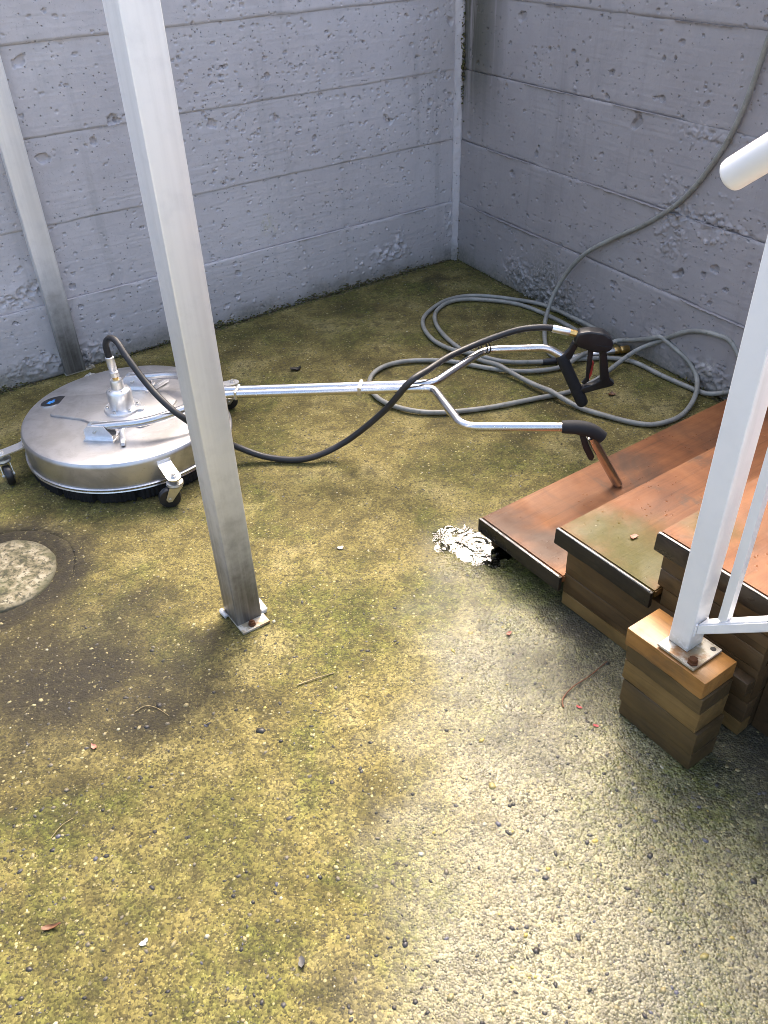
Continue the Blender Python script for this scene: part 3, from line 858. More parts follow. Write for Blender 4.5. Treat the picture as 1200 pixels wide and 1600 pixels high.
def rough_board(name, r0, r1, y0, y1, z0, z1, mat, parent, seed, bev=0.004, axis='r'):
    bm = bmesh.new()
    bm_box(bm, ((r0 + r1) / 2, (y0 + y1) / 2, (z0 + z1) / 2), (r1 - r0, y1 - y0, z1 - z0), bevel=bev)
    r = random.Random(seed)
    if min(r1 - r0, y1 - y0, z1 - z0) > 0.01:
        bmesh.ops.subdivide_edges(bm, edges=[e for e in bm.edges if abs(e.verts[0].co.x - e.verts[1].co.x) > 0.05], cuts=7)
    for v in bm.verts:
        q = v.co * 23 + Vector((seed * 3.7, 0, 0))
        v.co += Vector((r.uniform(-1, 1), r.uniform(-1, 1), r.uniform(-1, 1))) * 0.0006
        v.co.y += 0.0014 * math.sin(q.x * 0.7 + seed) * math.sin(q.z)
        v.co.z += 0.0003 * math.sin(q.x * 0.9 + seed * 2)
    return bm_obj(name, bm, mat, parent, 35)
RISE = [0.10, 0.25, 0.40, 0.545, 0.69]
RUN0 = [0.0, 0.292, 0.562, 0.842, 1.122]
for k in range(5):
    z = RISE[k]; r0 = RUN0[k]; r1 = (RUN0[k + 1] + 0.024) if k < 4 else 1.42
    y_edge = -0.006 - (0.010 if k == 1 else 0.0)
    tread = ply('tread', r0 + 0.0, r1, y_edge + 0.006, z, 0.022, M['ply'], STEPS)
    # dark edge board along the open side, slightly proud of the sheet
    rough_board('edge_board', r0, r1, y_edge - 0.006, y_edge + 0.0055, z - 0.044, z + 0.0012, M['nosing'], tread, 100 + k, 0.0035)
    rough_board('edge_batten', r0 + 0.004, r1 - 0.022, y_edge + 0.006, y_edge + 0.034, z - 0.044, z - 0.0225, M['nosing'], tread, 120 + k, 0.003)
    rough_board('edge_glint_strip', r0 + 0.004, r1 - 0.006, y_edge - 0.0045, y_edge + 0.0005, z + 0.0014, z + 0.0034, M['worn'], tread, 140 + k, 0.0008)  # added pale strip standing in for the wet glint on the edge
    # riser on the far side of each step
    bm = bmesh.new()
    ww = min(wall_w(r0 + 0.03), wall_w(r0 + 0.05)) - 0.004
    zlow = RISE[k - 1] + 0.004 if k else 0.004
    bm_box(bm, (r0 + 0.034, (0.02 + ww) / 2, (zlow + z - 0.0235) / 2), (0.018, ww - 0.02, z - 0.0235 - zlow), bevel=0.002)
    bm_obj('riser', bm, M['sideboard'], STEPS, 35)
# boards cladding the open side
def side(r0, r1, zs, mats, y, seed):
    for i in range(len(zs) - 1):
        rough_board('side_board', r0, r1, y + 0.001 * (i % 2), y + 0.034, zs[i] + 0.0008, zs[i + 1] - 0.0008, mats[i], STEPS, seed + i, 0.0018)
side(0.312, 0.845, [0.004, 0.046, 0.106, 0.206], [M['sideboard_light'], M['sideboard'], M['sideboard']], 0.010, 200)
side(0.575, 0.845, [0.2535, 0.300, 0.356], [M['sideboard'], M['sideboard']], 0.010, 210)
rough_board('side_board', 0.590, 0.845, 0.011, 0.034, 0.2064, 0.2531, M['sideboard'], STEPS, 219, 0.0018)
rough_board('ledge_board', 0.60, 0.846, -0.020, 0.008, 0.150, 0.188, M['endgrain'], STEPS, 221)
rough_board('side_board', 0.03, 0.31, 0.105, 0.135, 0.004, 0.056, M['endgrain'], STEPS, 230)
rough_board('support_block', 0.03, 0.075, 0.060, 0.104, 0.004, 0.056, M['endgrain'], STEPS, 231)
# closing panel under the third step, facing the viewer
for i, (za, zb) in enumerate(((0.004, 0.12), (0.12, 0.24), (0.24, 0.355))):
    rough_board('end_board', 0.812, 0.844, 0.046, wall_w(0.85) - 0.02, za + 0.0015, zb - 0.0015, M['endgrain'], STEPS, 240 + i)
# stringers carrying the upper treads
for y in (0.06, 0.75):
    bm = bmesh.new()
    o = [(0.846, 0.004), (1.05, 0.004), (1.42, 0.36), (1.42, 0.664), (1.13, 0.664), (1.13, 0.52), (0.846, 0.52)]
    a = [bm.verts.new((p[0], y, p[1])) for p in o]; b = [bm.verts.new((p[0], y + 0.04, p[1])) for p in o]
    bm.faces.new(a); bm.faces.new(b[::-1])
    for i in range(len(o)): bm.faces.new((a[i], b[i], b[(i + 1) % len(o)], a[(i + 1) % len(o)]))
    bm_obj('stringer', bm, M['endgrain'], STEPS)

# ---- stacked timber block carrying the railing post
BLOCK = empty('timber_block', SA + RDIR * 0.74 + WDIR * -0.11, 'stack of five timbers with an orange top carrying the white railing post', 'timber block', ANG_S)
lay = [0.002, 0.052, 0.120, 0.179, 0.224, 0.272]
for i in range(5):
    f = (lay[i] + lay[i + 1]) / 2 / 0.272
    c_r = (0.745 - 0.010 * f) - 0.74 + rnd.uniform(-0.002, 0.002)
    y0 = (-0.146 - 0.014 * f) + 0.11 + rnd.uniform(-0.0015, 0.0015); y1 = -0.062 + 0.11
    rough_board('timber', c_r - 0.096, c_r + 0.096, y0, y1, lay[i] + 0.0010, lay[i + 1] - 0.0010, M['cedar'] if i == 4 else (M['timber'] if i != 2 else M['sideboard_light']), BLOCK, 300 + i, 0.003)

# ---- white railing
PC = SA + RDIR * 0.737 + WDIR * -0.106
RAIL = empty('white_railing', (PC.x, PC.y, 0.2735), 'white painted metal stair railing bolted on the timber block', 'railing', ANG_S)
def L(r, y, z): return (r, y, z - 0.2735)                  # r, w relative to the post axis
bp = box('base_plate', L(0.016, -0.005, 0.2768), (0.088, 0.088, 0.006), M['plate'], RAIL, bevel=0.0015)
lathe('bolt', [(0, -0.002), (0.011, -0.002), (0.011, 0.002), (0.0085, 0.0022), (0.0085, 0.009), (0, 0.009)], M['rust'], bp, seg=6, c=L(0.047, -0.036, 0.2825))
lathe('bolt_hole', [(0.0, 0.0005), (0.0055, 0.0005), (0.0065, -0.001), (0, -0.001)], M['black'], bp, seg=14, c=L(0.048, 0.026, 0.2800))
SL = 0.80
hz = lambda r: 1.157 + SL * (r + 0.109)                     # handrail axis height
bm = bmesh.new()
bm_box(bm, L(0, 0, (0.2798 + hz(0)) / 2), (0.047, 0.047, hz(0) - 0.2798), bevel=0.004, seg=3)
bm_obj('post', bm, M['white'], RAIL, 35)
def sloped_bar(name, r0, r1, y, z_at, w_, h_, parent=RAIL):
    bm = bmesh.new()
    vs = []
    for r in (r0, r1):
        for yy in (-w_ / 2, w_ / 2):
            for hh in (-h_ / 2, h_ / 2):
                vs.append(bm.verts.new(L(r, y + yy, z_at(r) + hh)))
    for f in ((0, 1, 3, 2), (4, 6, 7, 5), (0, 4, 5, 1), (2, 3, 7, 6), (0, 2, 6, 4), (1, 5, 7, 3)): bm.faces.new([vs[i] for i in f])
    bmesh.ops.recalc_face_normals(bm, faces=bm.faces)
    bmesh.ops.bevel(bm, geom=list(bm.edges), offset=0.003, segments=2, affect='EDGES')
    return bm_obj(name, bm, M['white'], parent, 35)
rz_ = lambda r: 0.338 + 0.85 * (r - 0.024)
sloped_bar('bottom_rail', 0.0243, 1.40, 0.0, rz_, 0.030, 0.028)
for i in range(9):
    r = 0.066 + 0.125 * i
    bm = bmesh.new()
    zb = rz_(r) + 0.0145; zt = hz(r) - 0.020
    bm_box(bm, L(r, 0, (zb + zt) / 2), (0.018, 0.018, zt - zb), bevel=0.002)
    bm_obj('baluster', bm, M['white'], RAIL, 35)
for yy, zz_, ln in ((0.016, rz_(0.024), 0.030), (-0.016, rz_(0.024), 0.030)):
    wp = [L(0.0245, yy, zz_ - ln / 2 + ln * i / 9) for i in range(10)]
    tube('weld_bead', wp, [0.0022 + 0.0008 * (i % 2) for i in range(10)], M['white'], RAIL, sides=8)
d = Vector((1, 0, SL)).normalized()
p0 = Vector(L(-0.118, 0, hz(-0.118)))
path = [p0 + d * t for t in (0.0, 0.0015, 0.004, 0.009, 0.6, 1.7)]
tube('handrail', path, [0.0175, 0.0210, 0.0235, 0.0245, 0.0245, 0.0245], M['white'], RAIL, sides=28)

# ================================================================== FLOOR SURFACE CLEANER
HUB = Vector((-0.849, 2.436, 0))
ANG_U = math.radians(-8)
U = Vector((math.cos(ANG_U), math.sin(ANG_U), 0)); LT = Vector((U.y, -U.x, 0))
CLEAN = empty('surface_cleaner', HUB, 'round stainless floor surface cleaner with long forked handle and black hose', 'floor cleaner', ANG_U)
# local frame: X = u (along handle), Y = -lateral ; helper takes (s, lateral, z) with s measured from (-.851, 2.426)
OFF = Vector((-0.851, 2.426, 0)) - HUB
OFF = Vector((OFF.dot(U), OFF.dot(LT), 0))
def C(s, lat, z): return (s + OFF.x, -(lat + OFF.y), z)
def Cw(p):                                                   # world point -> local
    q = Vector((p[0], p[1], 0)) - HUB
    return (q.dot(U), -q.dot(LT), p[2])
house = lathe('housing', [(0.330, 0.050), (0.3345, 0.052), (0.3355, 0.132), (0.3335, 0.140), (0.329, 0.1455), (0.320, 0.1488), (0.25, 0.1502), (0.12, 0.1520), (0.0, 0.1526)], M['deck'], CLEAN, seg=128, smooth=30)
lathe('rim_bead', [(0.333, 0.047), (0.340, 0.046), (0.3425, 0.049), (0.341, 0.0525), (0.3385, 0.0535), (0.341, 0.0555), (0.3415, 0.059), (0.339, 0.0615), (0.3352, 0.062)], M['chrome'], house, seg=128)
# bristle skirt: scalloped, slightly ragged lower edge
bm = bmesh.new()
n = 288
prev = None
rs = random.Random(3)
ring_rows = []
for zi, (r, z) in enumerate(((0.327, 0.0465), (0.331, 0.030), (0.332, 0.010), (0.331, 0.003), (0.322, 0.003), (0.318, 0.0465))):
    row = []
    for k in range(n):
        a = 2 * math.pi * k / n
        gap = (k % 18) in (0, 1)
        rr = r + (0.0022 if k % 2 else -0.0022) - (0.010 if gap and zi in (1, 2, 3) else 0)
        zz_ = z + (rs.uniform(0, 0.006) if zi in (3, 4) else 0) + (0.012 if gap and zi in (3, 4) else 0)
        row.append(bm.verts.new((rr * math.cos(a), rr * math.sin(a), zz_)))
    ring_rows.append(row)
for a, b in zip(ring_rows[:-1], ring_rows[1:]):
    for k in range(n):
        k2 = (k + 1) % n
        bm.faces.new((a[k], a[k2], b[k2], b[k]))
bm_obj('brush_skirt', bm, M['brush'], CLEAN)
# pressed stiffening panel round the swivel
pp = [(-0.235, 0.062), (-0.11, 0.085), (-0.075, 0.105), (0.10, 0.115), (0.16, 0.06), (0.16, -0.06), (0.10, -0.115), (-0.075, -0.105), (-0.11, -0.085), (-0.235, -0.062)]
prism('stiffening_panel', [(x, y, 0.1485) for x, y in pp], (0, 0, 0.0115), M['deck'], house, bevel=0.005, seg=2)
# badge
bc = Cw((-1.108, 2.508, 0.1530))
bm = bmesh.new()
def oval(bm, a, b, z0, z1, c, rot, n=40):
    lo = []; hi = []
    for k in range(n):
        t = 2 * math.pi * k / n
        x = a * math.cos(t); y = b * math.sin(t)
        X_ = c[0] + x * math.cos(rot) - y * math.sin(rot); Y_ = c[1] + x * math.sin(rot) + y * math.cos(rot)
        lo.append(bm.verts.new((X_, Y_, z0))); hi.append(bm.verts.new((X_, Y_, z1)))
    bm.faces.new(hi); bm.faces.new(lo[::-1])
    for k in range(n): bm.faces.new((lo[k], lo[(k + 1) % n], hi[(k + 1) % n], hi[k]))
brot = math.radians(48)
oval(bm, 0.046, 0.0285, 0.1485, 0.1525, bc, brot)
bd = bm_obj('badge', bm, M['chrome'], house)
bm = bmesh.new(); oval(bm, 0.0435, 0.026, 0.1495, 0.1529, bc, brot)
bm_obj('badge_face', bm, M['badge'], bd)
bm = bmesh.new()
for (dx, dy, w_, h_) in ((-0.013, -0.001, 0.020, 0.013), (0.003, 0.004, 0.010, 0.007), (-0.004, -0.007, 0.012, 0.004)):
    cx = bc[0] + dx * math.cos(brot) - dy * math.sin(brot); cy = bc[1] + dx * math.sin(brot) + dy * math.cos(brot)
    bm_box(bm, (cx, cy, 0.1531), (w_, h_, 0.0009), rot=Matrix.Rotation(brot + 0.5, 3, 'Z'))
bm_obj('badge_mark', bm, M['blue'], bd)
# swivel hub
hc = C(0.0, 0.0, 0)
hub = lathe('swivel_hub', [(0, 0.154), (0.060, 0.154), (0.060, 0.166), (0.058, 0.1685), (0.0395, 0.1685), (0.0395, 0.226), (0.036, 0.231), (0.021, 0.236), (0.0205, 0.262), (0.018, 0.268), (0, 0.268)], M['cast'], CLEAN, seg=48, c=(hc[0], hc[1], 0))
for k in range(6):
    a = math.radians(20 + 60 * k)
    lathe('bolt', [(0, 0), (0.0052, 0), (0.0052, 0.005), (0.0035, 0.0055), (0.003, 0.002), (0, 0.002)], M['zinc'], hub, seg=12, c=(hc[0] + 0.049 * math.cos(a), hc[1] + 0.049 * math.sin(a), 0.1686))
for k in range(4):
    a = math.radians(45 + 90 * k)
    lathe('bolt', [(0, 0), (0.0040, 0), (0.0040, 0.004), (0, 0.004)], M['zinc'], hub, seg=10, c=(hc[0] + 0.028 * math.cos(a), hc[1] + 0.028 * math.sin(a), 0.2322))
prism('grease_port_flat', [(hc[0] + 0.030, hc[1] - 0.02, 0.1686), (hc[0] + 0.075, hc[1] - 0.012, 0.1686), (hc[0] + 0.075, hc[1] + 0.012, 0.1686), (hc[0] + 0.030, hc[1] + 0.02, 0.1686)], (0, 0, -0.012), M['cast'], hub, bevel=0.003)
# fitting on top of the hub
ft = rot_to((-0.05, 0.02, 1.0))
lathe('brass_nipple', [(0, 0), (0.010, 0), (0.010, 0.012), (0, 0.012)], M['brass'], hub, seg=14, c=(hc[0], hc[1], 0.2665), rot=ft)
lathe('hose_ferrule', [(0, 0.010), (0.0145, 0.010), (0.0145, 0.026), (0.0115, 0.028), (0.0125, 0.036), (0.0138, 0.040), (0.0138, 0.076), (0.0115, 0.078), (0, 0.078)], M['cast'], hub, seg=6 * 4, c=(hc[0], hc[1], 0.2685), rot=ft)
# deck brackets with pivot bolts
for sgn in (1, -1):
    br_ = bmesh.new()
    for yy in (-0.016, 0.016):
        o = [(-0.055, 0.152), (0.035, 0.152), (0.035, 0.166), (0.012, 0.198), (-0.040, 0.198), (-0.055, 0.184)]
        a = [br_.verts.new(C(p[0], 0.165 * sgn + yy - 0.0015, p[1])) for p in o]; b = [br_.verts.new(C(p[0], 0.165 * sgn + yy + 0.0015, p[1])) for p in o]
        br_.faces.new(a); br_.faces.new(b[::-1])
        for i in range(len(o)): br_.faces.new((a[i], b[i], b[(i + 1) % len(o)], a[(i + 1) % len(o)]))
    bm_box(br_, C(-0.008, 0.165 * sgn, 0.1530), (0.096, 0.060, 0.004))
    bk = bm_obj('handle_bracket', br_, M['cast'], CLEAN)
    tube('pivot_bolt', [C(-0.018, 0.165 * sgn - 0.026, 0.180), C(-0.018, 0.165 * sgn + 0.026, 0.180)], 0.0052, M['zinc'], bk, sides=8)
    box('angle_brace', C(0.062, 0.165 * sgn + 0.006, 0.1600), (0.012, 0.105, 0.012), M['cast'], bk, rot=Matrix.Rotation(math.radians(24 * sgn), 3, 'Z'), bevel=0.002)
# forked handle: two bent tubes lying side by side along the shaft
R_T = 0.0132
low = [C(-0.03, 0.165, 0.184), C(0.13, 0.160, 0.204), C(0.205, 0.125, 0.213), C(0.345, 0.0145, 0.230), C(0.976, 0.0140, 0.272), C(1.030, 0.018, 0.275), C(1.130, 0.248, 0.280), C(1.30, 0.250, 0.288), C(1.430, 0.250, 0.292)]
upp = [C(-0.03, -0.165, 0.184), C(0.13, -0.160, 0.204), C(0.205, -0.125, 0.213), C(0.345, -0.0145, 0.230), C(0.976, -0.0140, 0.272), C(1.030, -0.018, 0.275), C(1.180, -0.245, 0.282), C(1.385, -0.252, 0.291), C(1.432, -0.246, 0.266)]
for pts in (low, upp):
    tube('handle_tube', round_path(pts, 0.045, 8), R_T, M['chrome'], CLEAN, sides=18)
box('shaft_clip', C(0.80, 0, 0.2612), (0.012, 0.0575, 0.0305), M['zinc'], CLEAN, bevel=0.004)
box('shaft_clip', C(0.40, 0, 0.2335), (0.010, 0.0575, 0.0305), M['zinc'], CLEAN, bevel=0.004)
# near grip: rubber elbow, brake-like lever and chromed stub resting on the tread
gp = catmull([C(1.405, 0.250, 0.2915), C(1.445, 0.250, 0.292), C(1.485, 0.250, 0.284), C(1.520, 0.250, 0.262)], 6)
gg = tube('rubber_grip', gp, [0.0175 + 0.0030 * math.sin(i / (len(gp) - 1) * math.pi) for i in range(len(gp))], M['grip'], CLEAN, sides=18)
tube('grip_stub', [C(1.492, 0.250, 0.262), C(1.503, 0.250, 0.238), C(1.583, 0.250, 0.1035)], 0.0135, M['chrome'], CLEAN, sides=18)
prism('grip_lever', [C(s, 0.243, z) for s, z in ((1.452, 0.276), (1.470, 0.276), (1.486, 0.236), (1.505, 0.200), (1.500, 0.186), (1.489, 0.190), (1.470, 0.225))], Vector(C(0, 0.257, 0)) - Vector(C(0, 0.243, 0)), M['black'], CLEAN, bevel=0.003)
# trigger gun clamped to the far grip
def gprism(name, pts, th, mat, parent, bev=0.004, lat=-0.248):
    return prism(name, [C(s, lat - th / 2, z) for s, z in pts], Vector(C(0, lat + th / 2, 0)) - Vector(C(0, lat - th / 2, 0)), mat, parent, bevel=bev, seg=3)
body = gprism('trigger_gun', [(1.471, .345), (1.480, .356), (1.512, .362), (1.556, .357), (1.580, .341), (1.591, .321), (1.589, .303), (1.578, .292), (1.545, .288), (1.513, .295), (1.482, .306), (1.467, .318)], 0.046, M['black'], CLEAN, 0.009)
gprism('gun_strap', [(1.464, .320), (1.484, .312), (1.474, .287), (1.466, .262), (1.452, .250), (1.430, .258), (1.440, .276), (1.454, .292)], 0.022, M['black'], body, 0.004)
g0 = np.array(C(1.428, -0.248, 0.272)); g1 = np.array(C(1.523, -0.248, 0.086))
gpath = [g0 + (g1 - g0) * t for t in (0, 0.02, 0.06, 0.3, 0.6, 0.9, 0.97, 1.0)]
tube('gun_grip', gpath, [0.013, 0.0175, 0.0195, 0.0195, 0.0198, 0.0205, 0.0190, 0.014], M['grip'], body, sides=20)
gprism('trigger_guard', [(1.551, .292), (1.574, .290), (1.590, .215), (1.598, .187), (1.614, .176), (1.608, .165), (1.568, .152), (1.521, .135), (1.503, .146), (1.512, .157), (1.545, .170), (1.566, .186), (1.562, .215)], 0.026, M['black'], body, 0.004)
gprism('trigger', [(1.516, .296), (1.533, .296), (1.533, .240), (1.529, .195), (1.532, .179), (1.517, .165), (1.508, .170), (1.519, .188), (1.517, .240)], 0.014, M['black'], body, 0.003)
gprism('safety_catch', [(1.5335, .250), (1.540, .245), (1.538, .205), (1.530, .182), (1.5265, .190), (1.5315, .215)], 0.009, M['red'], body, 0.001)
gprism('body_groove', [(1.535, .318), (1.583, .312), (1.583, .309), (1.535, .314)], 0.0475, M['grip'], body, 0.0)
f0 = Vector(C(1.469, -0.248, 0.345)); fd = (Vector(C(1.393, -0.248, 0.362)) - f0).normalized()
fr = rot_to(fd)
lathe('inlet_nut', [(0, -0.006), (0.0105, -0.006), (0.0105, 0.016), (0.0085, 0.020), (0, 0.020)], M['brass'], body, seg=6, c=f0, rot=fr)
lathe('inlet_ferrule', [(0, 0.016), (0.0115, 0.018), (0.0125, 0.024), (0.0125, 0.072), (0.0110, 0.076), (0, 0.076)], M['cast'], body, seg=20, c=f0, rot=fr)
# black whip hose from swivel to gun
BH = [(-0.853, 2.434, 0.350), (-0.852, 2.434, 0.385), (-0.838, 2.424, 0.411), (-0.808, 2.395, 0.412), (-0.775, 2.355, 0.378), (-0.715, 2.302, 0.310), (-0.651, 2.250, 0.260), (-0.600, 2.238, 0.215), (-0.546, 2.296, 0.120), (-0.478, 2.335, 0.050), (-0.374, 2.318, 0.014),
      (-0.246, 2.302, 0.014), (-0.117, 2.324, 0.060), (0.013, 2.297, 0.185), (0.093, 2.262, 0.301), (0.155, 2.320, 0.312), (0.222, 2.400, 0.312), (0.298, 2.455, 0.318), (0.373, 2.478, 0.335), (0.455, 2.482, 0.358), (0.520, 2.478, 0.366)]
end = CLEAN.matrix_world
e_loc = f0 + fd * 0.070
BHl = [Cw(p) for p in BH] + [tuple(e_loc + fd * 0.012), tuple(e_loc)]
BHl[0] = tuple(Vector((hc[0], hc[1], 0.2685)) + ft @ Vector((0, 0, 0.072))); BHl[1] = tuple(Vector((hc[0], hc[1], 0.2685)) + ft @ Vector((0, 0, 0.118)))
tube('whip_hose', catmull(BHl, 8), 0.0105, M['black_hose'], CLEAN, sides=14)
for s, lat, z in ((1.175, -0.232, 0.297), (1.185, -0.236, 0.297)):
    lathe('cable_tie', [(0.0225, -0.002), (0.0245, -0.002), (0.0245, 0.002), (0.0225, 0.002), (0.0225, -0.002)], M['black'], CLEAN, seg=16, c=C(s, lat, z), rot=rot_to((0.75, 0.66, 0)))
# casters on bracket arms
for k, adeg in enumerate((38, 122, 205, 302)):
    a = math.radians(adeg) - ANG_U
    e = Vector((math.cos(a), math.sin(a), 0)); f = Vector((-math.sin(a), math.cos(a), 0))
    bm = bmesh.new()
    prof = [(0.3335, 0.128), (0.3375, 0.128), (0.3375, 0.118), (0.350, 0.1135), (0.410, 0.104), (0.410, 0.100), (0.348, 0.1095), (0.3335, 0.113)]
    hw = 0.0215
    A_ = [bm.verts.new(e * r + f * -hw + Vector((0, 0, z))) for r, z in prof]; B_ = [bm.verts.new(e * r + f * hw + Vector((0, 0, z))) for r, z in prof]
    bm.faces.new(A_); bm.faces.new(B_[::-1])
    for i in range(len(prof)): bm.faces.new((A_[i], B_[i], B_[(i + 1) % len(prof)], A_[(i + 1) % len(prof)]))
    # rounded tip
    tip = e * 0.410
    ca = [bm.verts.new(tip + e * (hw * math.sin(t)) + f * (hw * math.cos(t)) + Vector((0, 0, 0.104))) for t in np.linspace(0, math.pi, 9)]
    cb = [bm.verts.new(v.co - Vector((0, 0, 0.004))) for v in ca]
    bm.faces.new(ca); bm.faces.new(cb[::-1])
    for i in range(8): bm.faces.new((ca[i], cb[i], cb[i + 1], ca[i + 1]))
    arm = bm_obj('caster', bm, M['cast'], CLEAN)
    c0 = e * 0.408
    lathe('nut', [(0, 0.1041), (0.0095, 0.1041), (0.0095, 0.111), (0.0055, 0.1115), (0.0055, 0.116), (0, 0.116)], M['zinc'], arm, seg=6, c=(c0.x, c0.y, 0))
    lathe('swivel_cup', [(0, 0.0995), (0.009, 0.0995), (0.009, 0.091), (0.025, 0.087), (0.027, 0.080), (0.023, 0.074), (0, 0.074)], M['zinc'], arm, seg=24, c=(c0.x, c0.y, 0))
    sa = math.radians((200, 75, 310, 205)[k]) 
    tdir = Vector((math.cos(sa), math.sin(sa), 0)); sdir = Vector((-tdir.y, tdir.x, 0))
    wc = c0 + tdir * 0.024 + Vector((0, 0, 0.0345))
    bm = bmesh.new()
    for sg in (-1, 1):
        o = [(-0.021, 0.075), (0.020, 0.075), (0.036, 0.037), (0.031, 0.027), (0.020, 0.026), (0.012, 0.036)]
        a1 = [bm.verts.new(c0 + tdir * p[0] + sdir * (0.0160 * sg - 0.001) + Vector((0, 0, p[1]))) for p in o]
        b1 = [bm.verts.new(c0 + tdir * p[0] + sdir * (0.0160 * sg + 0.001) + Vector((0, 0, p[1]))) for p in o]
        bm.faces.new(a1); bm.faces.new(b1[::-1])
        for i in range(len(o)): bm.faces.new((a1[i], b1[i], b1[(i + 1) % len(o)], a1[(i + 1) % len(o)]))
    bm_obj('fork', bm, M['zinc'], arm)
    lathe('wheel', [(0, -0.012), (0.024, -0.012), (0.031, -0.0112), (0.0337, -0.007), (0.034, 0), (0.0337, 0.007), (0.031, 0.0112), (0.024, 0.012), (0, 0.012)], M['black'], arm, seg=32, c=wc, rot=rot_to(sdir))
    tube('axle', [wc - sdir * 0.020, wc + sdir * 0.020], 0.005, M['zinc'], arm, sides=8)

# ================================================================== GREY PRESSURE HOSE
WALLH = [[1.30, 2.70, 1.447], [1.215, 2.69, 1.46], [1.180, 2.695, 1.42], [1.174, 2.71, 1.193], [1.168, 2.721, 1.124], [1.156, 2.744, 0.972], [1.138, 2.779, 0.847], [1.104, 2.842, 0.716], [1.063, 2.919, 0.606], [1.001, 3.035, 0.501], [0.925, 3.165, 0.408], [0.840, 3.285, 0.301], [0.772, 3.345, 0.160], [0.730, 3.320, 0.055]]
HOSE = [[0.704, 3.235, 0.016], [0.684, 3.108, 0.011], [0.68, 3.02, 0.011], [0.715, 2.954, 0.011], [0.802, 2.947, 0.011], [0.903, 2.949, 0.011], [0.993, 2.908, 0.011], [1.06, 2.795, 0.011], [1.127, 2.701, 0.011], [1.176, 2.635, 0.011], [1.215, 2.605, 0.012], [1.252, 2.552, 0.056], [1.255, 2.547, 0.143], [1.224, 2.605, 0.219], [1.196, 2.656, 0.226], [1.156, 2.731, 0.211], [1.117, 2.804, 0.174], [1.072, 2.888, 0.098], [0.999, 2.93, 0.030], [0.873, 2.824, 0.011], [0.811, 2.765, 0.011], [0.699, 2.686, 0.011], [0.6, 2.658, 0.011], [0.477, 2.62, 0.011], [0.358, 2.588, 0.011], [0.185, 2.574, 0.011], [0.072, 2.618, 0.011], [0.004, 2.682, 0.011], [-0.03, 2.758, 0.011], [-0.035, 2.848, 0.011], [-0.003, 2.925, 0.011], [0.061, 2.975, 0.011], [0.151, 2.992, 0.011], [0.276, 2.976, 0.011], [0.372, 2.929, 0.011], [0.455, 2.889, 0.011], [0.562, 2.861, 0.011], [0.688, 2.874, 0.011], [0.758, 2.915, 0.011], [0.834, 2.978, 0.011], [0.918, 3.04, 0.015], [0.965, 3.04, 0.035], [1.02, 2.965, 0.069], [1.068, 2.885, 0.098], [1.119, 2.801, 0.098], [1.151, 2.74, 0.075], [1.165, 2.692, 0.028], [1.127, 2.592, 0.011], [1.048, 2.485, 0.011], [0.969, 2.443, 0.011], [0.912, 2.436, 0.011], [0.843, 2.468, 0.011], [0.757, 2.53, 0.011], [0.699, 2.575, 0.011], [0.625, 2.668, 0.011], [0.548, 2.774, 0.011], [0.456, 2.9, 0.011], [0.402, 2.965, 0.011], [0.326, 3.095, 0.011], [0.272, 3.239, 0.011], [0.252, 3.371, 0.011], [0.269, 3.473, 0.011], [0.326, 3.557, 0.011], [0.401, 3.587, 0.011], [0.515, 3.564, 0.011], [0.637, 3.508, 0.011], [0.731, 3.393, 0.011], [0.814, 3.252, 0.011], [0.867, 3.128, 0.011], [0.901, 3.074, 0.011], [0.935, 3.079, 0.011], [0.948, 3.121, 0.015], [0.927, 3.161, 0.019], [0.892, 3.205, 0.028], [0.845, 3.295, 0.026], [0.746, 3.479, 0.011], [0.617, 3.565, 0.011], [0.507, 3.613, 0.011], [0.405, 3.624, 0.011], [0.313, 3.577, 0.011], [0.249, 3.493, 0.011], [0.208, 3.409, 0.011], [0.198, 3.31, 0.011], [0.227, 3.18, 0.011], [0.286, 3.084, 0.011], [0.356, 3.014, 0.011], [0.44, 2.964, 0.011], [0.524, 2.94, 0.011], [0.655, 2.935, 0.012]]
hp = catmull(WALLH + HOSE, 7)
for _ in range(6):                                            # ease the hand-set points into a hose-like sweep
    hp[1:-1] = 0.25 * hp[:-2] + 0.5 * hp[1:-1] + 0.25 * hp[2:]
HR = 0.0090
zmin = HR + 0.0015
nH = len(hp)
n_wall = 7 * len(WALLH)
arc = np.concatenate([[0], np.cumsum(np.linalg.norm(np.diff(hp, axis=0), axis=1))])
for i in range(nH):                                           # later turns lie over earlier ones
    if i < n_wall: continue
    hp[i, 2] = max(hp[i, 2], zmin)
    js = np.arange(0, i)
    js = js[(arc[i] - arc[js]) > 0.10]
    if len(js) == 0: continue
    dxy = np.hypot(hp[js, 0] - hp[i, 0], hp[js, 1] - hp[i, 1])
    near_ = dxy < 2.1 * HR
    if near_.any():
        zz_ = hp[js[near_], 2]
        zz_ = zz_[np.abs(zz_ - hp[i, 2]) < 2.1 * HR]
        if len(zz_):
            hp[i, 2] = max(hp[i, 2], (zz_ + np.sqrt(np.maximum((2.05 * HR) ** 2 - (dxy[near_][:len(zz_)]) ** 2, 0))).max())
z0 = hp[:, 2].copy()
for _ in range(70):
    zs_ = z0.copy()
    zs_[1:-1] = 0.25 * z0[:-2] + 0.5 * z0[1:-1] + 0.25 * z0[2:]
    z0 = np.where(np.arange(nH) >= n_wall - 4, np.maximum(zs_, hp[:, 2]), z0)
hp[:, 2] = z0
PH = empty('pressure_hose', (0.55, 2.95, 0), 'grey rubber pressure hose coiled on the floor and rising up the right wall', 'hose')
ho = (0.55, 2.95, 0)
tube('hose_line', hp, HR, M['hose'], PH, sides=12, off=ho)
e1 = Vector(hp[-1]) - Vector(ho)
